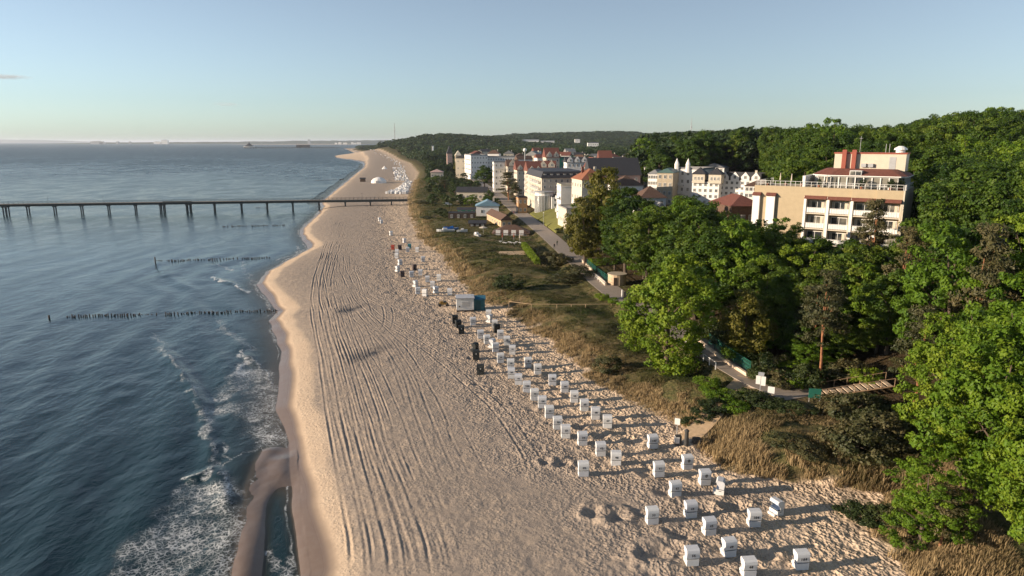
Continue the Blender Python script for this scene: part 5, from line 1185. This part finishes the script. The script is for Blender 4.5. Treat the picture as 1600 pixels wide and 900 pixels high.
boat(705, 357.5, 6.0, 30, paint("blue_hull", (.07, .16, .30), .6), "boat under a bright blue tarpaulin", paint("blue_tarpaulin", (.02, .14, .42), .6, .2, 2))
boat(722, 361, 4.0, 5, FRAMEW, "small upturned pale boat beside the black shed")
boat(745, 368, 4.5, 120, GREYM, "small grey boat lying near the restaurant")
boat(699, 320.5, 5.0, 150, FRAMEW, "white boat between bushes higher in the dune garden")
# parasols and tables of the restaurant
for k, (u, v, cl, lb) in enumerate([(785, 373, REDM, "folded red parasol, nearest to the sea side of the restaurant"), (803, 372, REDM, "folded red parasol in the middle of the restaurant terrace"), (812, 373, CREAM2, "folded pale parasol at the road side of the restaurant terrace"), (755, 362, CREAM2, "open pale parasol behind the small grey boat")]):
    x, y = G(u, v, 4.8); r = empty("parasol", (x, y, tz(x, y)), 0, lb, "parasol", "restaurant parasols"); MB().cyl(0, 0, 0, 2.9, .05, n=6).build("pole", GREYM, r)
    (MB().cyl(0, 0, 1.3, 2.85, .22, .05, n=8) if k < 3 else MB().cyl(0, 0, 2.2, 2.8, 1.6, .05, n=8)).build("canopy", cl, r)
tm_ = MB().cyl(0, 0, .70, .76, .5, n=8).mesh("table_top", WHITE); tl_ = MB().cyl(0, 0, 0, .70, .05, n=6).mesh("leg", GREYM)
for k in range(9):
    x, y = G(782 + k * 4.2 + (k % 2), 378 + (k % 3) * 1.2, 4.8); r = empty("terrace_table", (x, y, tz(x, y)), 0, "small white table on the terrace in front of the beach restaurant", "table", "tables of the beach restaurant"); part("table_top", tm_, r); part("leg", tl_, r)
x, y = G(782, 392, 4.6); tag(MB().box(-4.5, 6, -3, 4, -.3, .14).build("terrace", PALEW, loc=(x + 4, y, tz(x, y))), kind="structure")
# ------------------------------------------------------------ along the promenade
def fence(name, label, pts, z, h, mt, step, r=.03, rails=2, group=None):
    p0 = pts[0]; e = empty(name, (p0[0], p0[1], 0), 0, label, "railing" if "rail" in name else "fence", group); mR = MB(); n = 0
    for a, b in zip(pts[:-1], pts[1:]):
        za, zb = (a[2] if len(a) > 2 else z), (b[2] if len(b) > 2 else z)
        for q in range(rails): hh = h * (q + 1) / rails; mR.bar((a[0] - p0[0], a[1] - p0[1], za + hh), (b[0] - p0[0], b[1] - p0[1], zb + hh), r, 5)
        L = math.hypot(b[0] - a[0], b[1] - a[1]); k = max(1, int(L / step))
        for j in range(k + (b is pts[-1])):
            t = j / k; MB().box(-r * 1.3, r * 1.3, -r * 1.3, r * 1.3, -.3, h).build("post", mt, e, loc=(a[0] + (b[0] - a[0]) * t - p0[0], a[1] + (b[1] - a[1]) * t - p0[1], za + (zb - za) * t))
    mR.build("rail", mt, e); return e
fence("handrail", "white handrail on the dune side of the promenade below the big tree", [G(1068, 541, 5), G(1090, 557, 5), G(1118, 577, 5)], 5.0, 1.0, FRAMEW, 1.6, .045, 1)
fence("handrail", "white handrail farther along the promenade near the round kiosk", [G(926, 432, 5), G(945, 447, 5)], 5.0, 1.0, FRAMEW, 2.0, .045, 2)
gf = [G(1108, 538, 5.1), G(1135, 559, 5.1), G(1172, 584, 5.1)]
e = fence("mesh_fence", "green mesh fence on the low wall beside the promenade", gf, 5.3, 1.5, GRN, 2.0, .035, 3)
m = MB();
for a, b in zip(gf[:-1], gf[1:]):
    L = math.hypot(b[0] - a[0], b[1] - a[1])
    for j in range(int(L / .16)): t = j * .16 / L; m.bar((a[0] + (b[0] - a[0]) * t - gf[0][0], a[1] + (b[1] - a[1]) * t - gf[0][1], 5.35), (a[0] + (b[0] - a[0]) * t - gf[0][0], a[1] + (b[1] - a[1]) * t - gf[0][1], 6.75), .016, 3)
m.build("mesh_panel", GRN, e)
fence("mesh_fence", "green fence above the pale wall near the round kiosk", [G(918, 414, 5.5), G(934, 428, 5.5), G(950, 440, 5.5)], 5.5, 1.3, GRN, 2.5, .05, 3)
fence("path_fence", "low post and rope fence along the sandy path across the dune", [G(u, v, z_) for u, v, z_ in ((795, 484, 3.2), (830, 483, 3.9), (870, 480, 4.3), (915, 477, 4.7), (955, 475, 4.9))], 4.0, .9, PALEW, 2.6, .05, 1)
def low_wall(pts, z0, z1, w, label, mt=STONE):
    m = MB(); p0 = pts[0]
    for a, b in zip(pts[:-1], pts[1:]):
        d = Vector((b[0] - a[0], b[1] - a[1])); d.normalize(); nx, ny = -d.y * w / 2, d.x * w / 2
        m.prism([(a[0] - p0[0] + nx, a[1] - p0[1] + ny), (a[0] - p0[0] - nx, a[1] - p0[1] - ny), (b[0] - p0[0] - nx, b[1] - p0[1] - ny), (b[0] - p0[0] + nx, b[1] - p0[1] + ny)], z0, z1)
    return tag(m.build("low_wall", mt, loc=(p0[0], p0[1], 0)), label, "wall")
low_wall([G(1084, 528, 5), G(1104, 544, 5), G(1120, 556, 5), G(1140, 570, 5), G(1168, 588, 5)], 4.6, 5.45, .4, "low sunlit stone wall between promenade and green mesh fence", paint("pale_stone", (.62, .50, .38), .9, .15))
low_wall([G(908, 407, 5), G(925, 424, 5), G(946, 446, 5)], 4.6, 5.6, .4, "pale stone wall along the promenade before the round kiosk", paint("pale_stone", (.62, .50, .38), .9, .15))
# round sandstone kiosk
x, y = G(959, 447, 5); r = empty("stone_kiosk", (x + 1.0, y + 2.2, 5), 0, "low round sandstone kiosk under the trees by the promenade", "kiosk")
MB().cyl(0, 0, -.3, 2.3, 2.0, n=18).build("wall", STONE, r); MB().cyl(0, 0, 2.3, 2.45, 2.15, n=18).build("roof", paint("kiosk_top", (.40, .34, .26), .9), r); MB().box(-1.0, -.3, -2.04, -1.5, 0, 1.8).build("door", DKW, r)
# signs, bins, boxes
def sign(u, v, z, h, w, bh, label, two=False):
    x, y = G(u, v, z); r = empty("sign", (x, y, z), radians(-25), label, "sign", "white signs"); MB().cyl(0, 0, -.2, h, .04, n=6).build("pole", GREYM, r)
    for k, dx_ in enumerate((-w * .55, w * .55) if two else (0,)): MB().box(dx_ - w / 2, dx_ + w / 2, -.08, -.045, h - bh - (0 if k == 0 else .12), h).build("board", FRAMEW, r)
    if two: m = MB(); m.slab([(-.35, h + .08), (.25, h + .35), (.25, h + .40), (-.35, h + .12)], -.35, .35); m.build("solar_panel", GREYM, r)
sign(1187, 617, 5, 2.5, .55, 1.1, "two tall white boards side by side on one pole at the path junction", True)
sign(1204, 622, 5, 1.5, .8, .85, "single square white board beside the double board sign")
sign(1057, 688, 2.6, 2.7, .6, .75, "white sign on a thin post where the sandy path reaches the beach")
x, y = G(1072, 697, 2.4); o = MB().cyl(0, 0, 0, 1.75, .26, .22, 10).cyl(0, 0, 1.75, 1.95, .30, .12, 10).build("litter_bin", DKM, loc=(x, y, tz(x, y))); tag(o, "tall slim black bin at the beach end of the path", "bin")
x, y = G(1059, 694, 2.4); r = empty("litter_bin", (x, y, tz(x, y)), 0, "short bin with white front beside the tall black one", "bin"); MB().box(-.35, .35, -.3, .3, 0, 1.05).build("body", DKM, r); MB().box(-.36, -.352, -.28, .28, .2, .95).box(-.33, .1, -.33, -.302, .2, .95).build("panel", FRAMEW, r)
x, y = G(1088, 690, 2.8); tag(MB().box(-.45, .45, -.3, .3, 0, .5).box(-.4, .4, -.25, .25, .5, .62).build("storage_box", DKM, loc=(x, y, tz(x, y))), "low dark box between the tall bin and the dune grass", "box")
x, y = G(1272, 628, 5); r = empty("info_board", (x, y, 5), radians(-10), "dark green board on legs at the foot of the wooden stairs", "board"); MB().box(-.7, .7, -.05, .05, .5, 1.7).build("board", GRN, r); [MB().cyl(sx, 0, -.2, .5, .04, n=6).build("leg", GREYM, r) for sx in (-.6, .6)]
x, y = G(976, 466, 5); r = empty("bollard_sign", (x - .5, y + .3, 5), 0, "white post beside a dark box at the crossing of path and promenade", "post"); MB().cyl(0, 0, -.2, 1.7, .14, n=8).build("post", FRAMEW, r); MB().box(.35, 1.9, -.2, .5, -.1, 1.2).build("box", DKM, r)
# wooden stairs up into the wood
s0 = G(1268, 617, 5); s1 = G(1335, 604, 6.2); dx_, dy_ = s1[0] - s0[0], s1[1] - s0[1]; L = math.hypot(dx_, dy_); r = empty("stairs", (s0[0], s0[1], 5), atan2(dy_, dx_), "pale wooden stairs climbing from the promenade into the trees", "stairs")
tr_ = MB().box(0, .62, -1.1, 1.1, -.08, 0).mesh("step", paint("stair_boards", (.56, .44, .32), .85, .15, 2.5))
for k in range(12): part("step", tr_, r, (k * .78, 0, .12 + k * .15))
for s in (-1.15, 1.15): m = MB(); m.bar((0, s, 0), (9.4, s, 1.75), .08, 5); m.build("stringer", WOOD, r); m = MB(); m.bar((0, s, 1.0), (9.4, s, 2.75), .04, 5); [m.bar((q * 1.56, s, q * .29), (q * 1.56, s, q * .29 + 1.0), .04, 5) for q in range(7)]; m.build("handrail", WOOD, r)
# street lamps
lm = [(1130,556,5),(918,384,5),(882,372,5),(805,328,5),(772,310,5),(740,322,5),(706,305,4.6),(893,380,5),(840,352,5),(790,316,5)]
ll = ["lamp beside the green fence on the promenade", "lamp by the dark hedge where the lawn ends", "lamp in the middle of the sunlit promenade", "lamp beside the orange house", "lamp farther down the road by the conifers", "lamp behind the black fishing shed", "tall lamp at the dune garden near the long shed", "lamp next to the steep hedge on the promenade", "lamp beside the restaurant road", "lamp behind the market hall"]
for (u, v, z), lb in zip(lm, ll):
    x, y = G(u, v, z); r = empty("street_lamp", (x + 2.2, y, tz(x + 2.2, y)), 0, "slim grey street " + lb, "street lamp", "street lamps"); MB().cyl(0, 0, 0, 4.6, .06, .045, 6).build("pole", GREYM, r); MB().cyl(0, 0, 4.6, 4.95, .12, .22, 8).build("lamp_head", FRAMEW, r)
# people far off on the promenade
def person(x, y, z, rz, label, top, legs):
    J = [(0, 0, .92), (0, .01, 1.15), (0, .02, 1.42), (0, 0, 1.52), (0, -.01, 1.66), (.19, .02, 1.40), (.24, .05, 1.12), (.22, -.08, .90), (-.19, .02, 1.40), (-.25, -.02, 1.12), (-.22, .12, .92), (.10, 0, .88), (.12, -.16, .48), (.12, -.08, .06), (-.10, 0, .88), (-.11, .12, .48), (-.11, .26, .10), (.12, -.20, .04), (-.11, .14, .05)]
    E = [(0, 1), (1, 2), (2, 3), (3, 4), (2, 5), (5, 6), (6, 7), (2, 8), (8, 9), (9, 10), (0, 11), (11, 12), (12, 13), (0, 14), (14, 15), (15, 16), (13, 17), (16, 18)]
    Rr = [.15, .14, .13, .06, .105, .07, .05, .04, .07, .05, .04, .09, .07, .05, .09, .07, .05, .04, .04]
    me = bpy.data.meshes.new("body"); me.from_pydata(J, E, []); o = bpy.data.objects.new("body", me); C.objects.link(o)
    o.modifiers.new("skin", 'SKIN'); o.modifiers.new("sub", 'SUBSURF').levels = 1
    for sv, rr in zip(me.skin_vertices[0].data, Rr): sv.radius = (rr, rr)
    me.skin_vertices[0].data[0].use_root = True
    dg = bpy.context.evaluated_depsgraph_get(); m2 = bpy.data.meshes.new_from_object(o.evaluated_get(dg)); bpy.data.objects.remove(o)
    m2.name = "body"
    for m_ in (top, legs, paint("skin_tone", (.45, .27, .19), .6)): m2.materials.append(m_)
    for p in m2.polygons: c = p.center; p.material_index = 2 if c.z > 1.5 else (1 if c.z < .93 and abs(c.x) < .18 else 0)
    r = empty("person", (x, y, z), rz, label, "person", "walkers on the promenade"); part("body", m2, r); MB().cyl(0, .0, 1.70, 1.80, .10, .06, 8).build("hair", DKW, r)
for u, v, rz_, a, b, lb in [(866, 389, .6, DKM, DKM, "person in dark clothes walking on the sunlit promenade near the lamp"), (870.5, 384, 3.4, paint("olive_jacket", (.08, .10, .05)), DKM, "person in olive jacket beside the one in dark clothes"), (803, 336, 1.0, paint("pink_jacket", (.45, .15, .15)), DKM, "person in reddish jacket on the road before the orange house")]:
    x, y = G(u, v, 5.02); person(x, y, 5.02, rz_, lb, a, b)
# lawn bank with terraces by the pavilion
LAWN = paint("lawn_grass", (.15, .15, .035), .95, .25, .6)
for k in range(3):
    pa = [G(828 + k * 14, 334 + k * 10, 5.2), G(841 + k * 14, 343.5 + k * 10, 5.2), G(879 + k * 8, 322 + k * 11, 9.0), G(868 + k * 8, 313 + k * 10, 9.0)]
    V = [(p[0], p[1], (5.4, 5.4, 9.3, 9.3)[q]) for q, p in enumerate(pa)]; V += [(a, b, c - 6) for a, b, c in V]
    m = MB(); m.add(V, [(0, 1, 2, 3), (7, 6, 5, 4)] + [(i, 4 + i, 4 + (i + 1) % 4, (i + 1) % 4) for i in range(4)]); o = m.build("lawn_bank", LAWN); tag(o, kind="structure")
# ------------------------------------------------------------ shrubs and hedges
SHK = 0
def shrub(u, v, z, H, R, kd, label, group=None, name="shrub"):
    x, y = G(u, v, z); z = tz(x, y); x, y = G(u, v, z)
    return put_tree(kd, x, y, H, R, label, name, name, group)
for a in [(950,585,4.6,2.3,2.0,"dryshrub","dark round bush in the middle of the dune meadow"),(797,455,4.2,3.2,2.9,"shrub","dark broad bush in the golden dune grass above the kiosk"),(858,408,4.6,2.6,2.6,"dryshrub","reddish dark bush beside the steep bright hedge"),(875,415,4.6,2.8,3.0,"dryshrub","brown thicket bush at the bend of the promenade"),(905,432,4.8,2.6,3.4,"dryshrub","dark brown low thicket on the dune side of the promenade"),(880,440,4.6,1.8,3.4,"dryshrub","low dark thicket in the shade before the round kiosk"),
          (941,470,4.8,1.6,1.2,"brightshrub","bright green bush beside the white post"),(958,480,4.8,1.3,1.1,"brightshrub","small bright green bush next to the crossing"),
          (1105,605,4.8,1.5,1.4,"brightshrub","bright hedge bush at the corner of the promenade"),(1112,618,4.6,1.4,1.5,"brightshrub","bright hedge bush just below the corner one"),(1128,628,4.6,1.3,1.5,"brightshrub","third bright hedge bush beside the sandy path"),(1142,622,4.6,1.2,1.4,"brightshrub","bright hedge bush at the mouth of the sandy path"),
          (1120,640,4.4,1.1,1.8,"shrub","dark green hedge bush along the sandy path"),(1100,652,4.0,1.0,1.6,"shrub","low dark hedge bush where the path drops"),(1080,660,3.4,.9,1.4,"shrub","low green bush above the beach sign"),
          (1165,628,4.7,1.4,1.8,"shrub","dark bush in front of the path junction"),(1190,634,4.7,1.3,2.0,"shrub","dark bush below the double board sign"),(1215,640,4.7,1.3,2.0,"shrub","dark bush below the square board"),(1245,645,4.7,1.3,2.0,"shrub","dark bush along the shaded promenade edge"),(1150,645,4.5,1.2,1.6,"brightshrub","green bush on the inner side of the sandy path"),
          (1330,655,5,3.0,2.4,"dryshrub","big brownish bush below the stairs"),(1340,715,4.6,3.2,2.8,"dryshrub","dark brown thicket bush in the middle of the front dune"),(1310,735,4.4,2.2,2.2,"dryshrub","brown bush at the foot of the front thicket"),(1375,730,4.6,3.0,2.8,"dryshrub","dark bush under the tree edge of the front dune"),(1370,690,4.8,3.2,3.0,"dryshrub","tangled bush right below the bright trees"),
          (1345,812,3.4,1.2,1.8,"shrub","low green bush on the sand tongue at the front"),(1375,815,3.6,1.4,1.8,"shrub","darker low bush joined to the tongue bush"),(1400,825,3.6,1.5,1.6,"dryshrub","brown bush at the root of the sand tongue"),(1230,690,4.5,1.0,1.8,"dryshrub","low dark patch bush amid the tall dune grass"),(1260,705,4.5,1.2,2.0,"dryshrub","dark low bush behind the tall grass tufts"),
          (690,335,4.6,2.6,3.2,"shrub","green bush beside the white boat in the dune garden"),(700,340,4.6,2.4,3.0,"shrub","second green bush between the boats"),(665,343,4.2,1.2,2.6,"dryshrub","small dark bush in the dune grass at the pier end"),(660,318,4.2,1.6,3.4,"dryshrub","dark bush beside the landing of the pier"),(677,300,4.4,2.6,4.,"shrub","dark bush group beyond the pier landing"),
          (918,395,5,2.2,2.6,"shrub","dark hedge bush at the foot of the yellow green tree"),(892,375,5,2.2,2.6,"shrub","dark hedge bush at the lower edge of the lawn bank"),(880,364,5,2.0,2.4,"shrub","dark hedge bush beside the promenade lamp"),(935,414,5.4,2.0,2.4,"brightshrub","green bush behind the pale stone wall")]:
    shrub(*a[:6], a[6], "dune shrubs")
ug = random.Random(8)
for k, (u, v) in enumerate([(1190,588),(1210,592),(1235,596),(1255,600),(1182,575),(1205,575),(1230,578),(1255,582),(1300,588),(1325,590),(1345,600),(1350,640),(1375,650),(1310,640),(1150,555),(1125,535),(1110,520),(1095,515)]):
    x, y = G(u, v, 6.0); put_tree(["shrub", "dryshrub", "brightshrub", "shrub"][k % 4], x + 1, y + 1, ug.uniform(1.6, 3.0), ug.uniform(1.8, 2.8), ("dark green", "brownish", "light green", "deep green")[k % 4] + " undergrowth bush " + ("behind the green mesh fence" if u < 1200 else ("between promenade edge and leaning pine" if u < 1280 else "around the wooden stairs")), "shrub", "shrub", "undergrowth on the slope")
# clipped hedge, bright and steep, by the promenade bend
h0, h1 = G(818, 383, 5), G(840, 411, 5); r = empty("hedge", (h0[0], h0[1], tz(*h0)), atan2(h1[1] - h0[1], h1[0] - h0[0]), "long narrow bright green hedge beside the restaurant terrace", "hedge")
Lh = math.hypot(h1[0] - h0[0], h1[1] - h0[1]); rsx = np.random.RandomState(3); n = 5200; P = np.stack([rsx.rand(n) * Lh, (rsx.rand(n) - .5) * 1.3, rsx.rand(n) ** .6 * 1.6], 1); f = rsx.randint(0, 3, n)
P[f == 0, 2] = 1.6; P[f == 1, 1] = np.sign(rsx.rand((f == 1).sum()) - .5) * .65
V, F = quads(P + rsx.normal(size=P.shape) * .07, rsx.normal(size=(n, 3)) + np.array([0, 0, .6]), np.full(n, .26), rsx); o = bpy.data.objects.new("foliage", npmesh("foliage", V, F, [LEAFB], None, False, {"tint": ('FACE', rsx.rand(n))})); link(o, r)
MB().box(.1, Lh - .1, -.1, .1, 0, .5).build("stems", BARK, r)
# the small broad tree at the beach edge in front
x, y = G(1440, 838, 3.6); put_tree("bright", x, y, 7.2, 2.9, "small conical green tree at the edge of the sand, in front of the tall ones", which=1)
x, y = G(1470, 850, 3.6); put_tree("pine", x, y, 6.0, 2.0, "small dark pine close behind the conical green tree", "pine_tree", "pine tree")
# ------------------------------------------------------------ dune grass
def grass(name, n, ylo, yhi, hmul, wmul, seed, label, zone):
    rs = np.random.RandomState(seed); Yc = ylo * (yhi / ylo) ** rs.rand(n * 3); Xc = xd(Yc) - 1 + rs.rand(n * 3) * zone(Yc)
    e = Xc - xd(Yc) + (fbm(Xc / 6, Yc / 6, 9, 3) - .5) * 4 * np.clip(160 / Yc, 0, 1)
    dens = sst(e / 2.2 + .2) * (fbm(Xc / 3.5, Yc / 3.5, 101, 3) > .36)
    d1, _ = seg_dist(Xc, Yc, prom); d2, _ = seg_dist(Xc, Yc, beachpath); d3, _ = seg_dist(Xc, Yc, path2)
    keep = (rs.rand(n * 3) < dens) & (d1 > 3.7) & (d2 > 1.5) & (d3 > 1.0) & (Xc - xp(Yc) < 8) & (Xc < tl(Yc) + 2 + (Yc > 240) * 99); Xc, Yc = Xc[keep][:n], Yc[keep][:n]; k = len(Xc)
    Zc = terrain(Xc, Yc, False); nb = 8
    tall = 1 - sst((Xc - xd(Yc) - 4) / 5); front = (Yc < 80) * (Xc > 15)
    hh = (.20 + .32 * tall + .24 * front) * hmul * (.6 + .5 * rs.rand(k)) * (.45 + 1.25 * sst((fbm(Xc / 1.9, Yc / 1.9, 131, 3) - .25) / .45))
    dry = np.clip(.15 + .75 * fbm(Xc / 7, Yc / 7, 111, 4) * 1.2 + .35 * tall - .25 * (1 - front) * (Xc - xd(Yc) > 5), 0, 1)
    az = rs.rand(k, nb) * 2 * pi; sp_r = (.10 + .25 * rs.rand(k, nb)) * wmul; lean = (.25 + .55 * rs.rand(k, nb)); h = hh[:, None] * (.6 + .5 * rs.rand(k, nb))
    bx0 = Xc[:, None] + np.cos(az) * sp_r; by0 = Yc[:, None] + np.sin(az) * sp_r; bz0 = np.repeat(Zc[:, None] - .05, nb, 1)
    wdt = .032 * wmul; px_ = -np.sin(az) * wdt; py_ = np.cos(az) * wdt
    wind = .22 * h
    tx = bx0 + np.cos(az) * lean * h * .55 + wind; ty = by0 + np.sin(az) * lean * h * .55; tz_ = bz0 + h
    mx = (bx0 + tx) / 2 - wind * .2; my = (by0 + ty) / 2; mz = bz0 + h * .62
    V = np.stack([np.stack([bx0 - px_, by0 - py_, bz0], -1), np.stack([bx0 + px_, by0 + py_, bz0], -1), np.stack([mx + px_ * .8, my + py_ * .8, mz], -1), np.stack([mx - px_ * .8, my - py_ * .8, mz], -1), np.stack([tx, ty, tz_], -1)], 2).reshape(-1, 3)
    b = np.arange(k * nb) * 5; F = np.concatenate([np.stack([b, b + 1, b + 2], 1), np.stack([b, b + 2, b + 3], 1), np.stack([b + 3, b + 2, b + 4], 1)])
    dr_ = np.repeat(dry[:, None] + (rs.rand(k, nb) - .5) * .3, 1, 1).ravel(); T = np.concatenate([dr_, dr_, dr_])
    me = npmesh(name, V, F, [GRASS], None, False, {"tint": ('FACE', np.clip(T, 0, 1))}); o = link(bpy.data.objects.new(name, me)); tag(o, label, "grass", kind="stuff"); print("GRASS", name, k)
t = NT("dune_grass_blades"); ti = t.attr("tint"); c = t.ramp(ti, [(.2, (.040, .060, .018)), (.45, (.088, .085, .034)), (.7, (.16, .125, .062)), (.95, (.36, .27, .15))]); d = t.pbsdf(c, .8, .1); tr = t.n.new("ShaderNodeBsdfTranslucent"); t.l.new(c, tr.inputs[0]); mx = t.n.new("ShaderNodeMixShader"); mx.inputs[0].default_value = .3; t.l.new(d, mx.inputs[1]); t.l.new(tr.outputs[0], mx.inputs[2]); GRASS = t.done(mx.outputs[0])
grass("dune_grass", 30000, 46, 175, .85, 1.0, 1, "dry dune grass along the edge of the beach", lambda Y: np.maximum(xp(Y) - xd(Y), 14) + 6)
grass("far_dune_grass", 12000, 170, 620, 1.5, 2.4, 2, "pale dune grass along the far beach", lambda Y: np.maximum(xp(Y) - xd(Y), 20))
# ------------------------------------------------------------ thin clouds and haze
for u, v, L, lb in ((40, 120, 1500, "thin grey streak of cloud low over the sea"), (368, 163, 900, "faint thin cloud streak above the horizon")):
    Y = 16000; X = (u - 800) / FPX * Y; z = ZV(v, Y)
    t = NT("thin_cloud_vapour"); n_ = t.noise(3.5, 4, .6, t.new("TexCoord").outputs["Object"]); vo = t.n.new("ShaderNodeVolumePrincipled"); vo.inputs["Color"].default_value = (.75, .76, .8, 1)
    sphere = t.n.new("ShaderNodeVectorMath"); sphere.operation = 'LENGTH'; t.l.new(t.new("TexCoord").outputs["Object"], sphere.inputs[0])
    dn = t.math('MULTIPLY', t.maprange(sphere.outputs["Value"], 1.0, .2), t.maprange(n_, .38, .62)); t.l.new(t.math('MULTIPLY', dn, .004 if u < 100 else .0012), vo.inputs["Density"]); t.l.new(vo.outputs[0], t.out.inputs[1])
    bm = bmesh.new(); bmesh.ops.create_icosphere(bm, subdivisions=3, radius=1.0); me = bpy.data.meshes.new("cloud"); bm.to_mesh(me); bm.free(); me.materials.append(t.m)
    o = bpy.data.objects.new("cloud", me); C.objects.link(o); o.location = (X, Y, z); o.scale = (L * .45, 500, 60); tag(o, kind="structure")
t = NT("haze_air"); vo = t.n.new("ShaderNodeVolumePrincipled"); vo.inputs["Color"].default_value = (.80, .88, 1.0, 1); vo.inputs["Density"].default_value = .000038; vo.inputs["Anisotropy"].default_value = .2
t.l.new(vo.outputs[0], t.out.inputs[1])
m = MB(); m.box(-60000, 60000, -400, 85000, -6, 135); o = m.build("haze", t.m); tag(o, kind="stuff"); o["label"] = "faint sea haze over the whole coast"
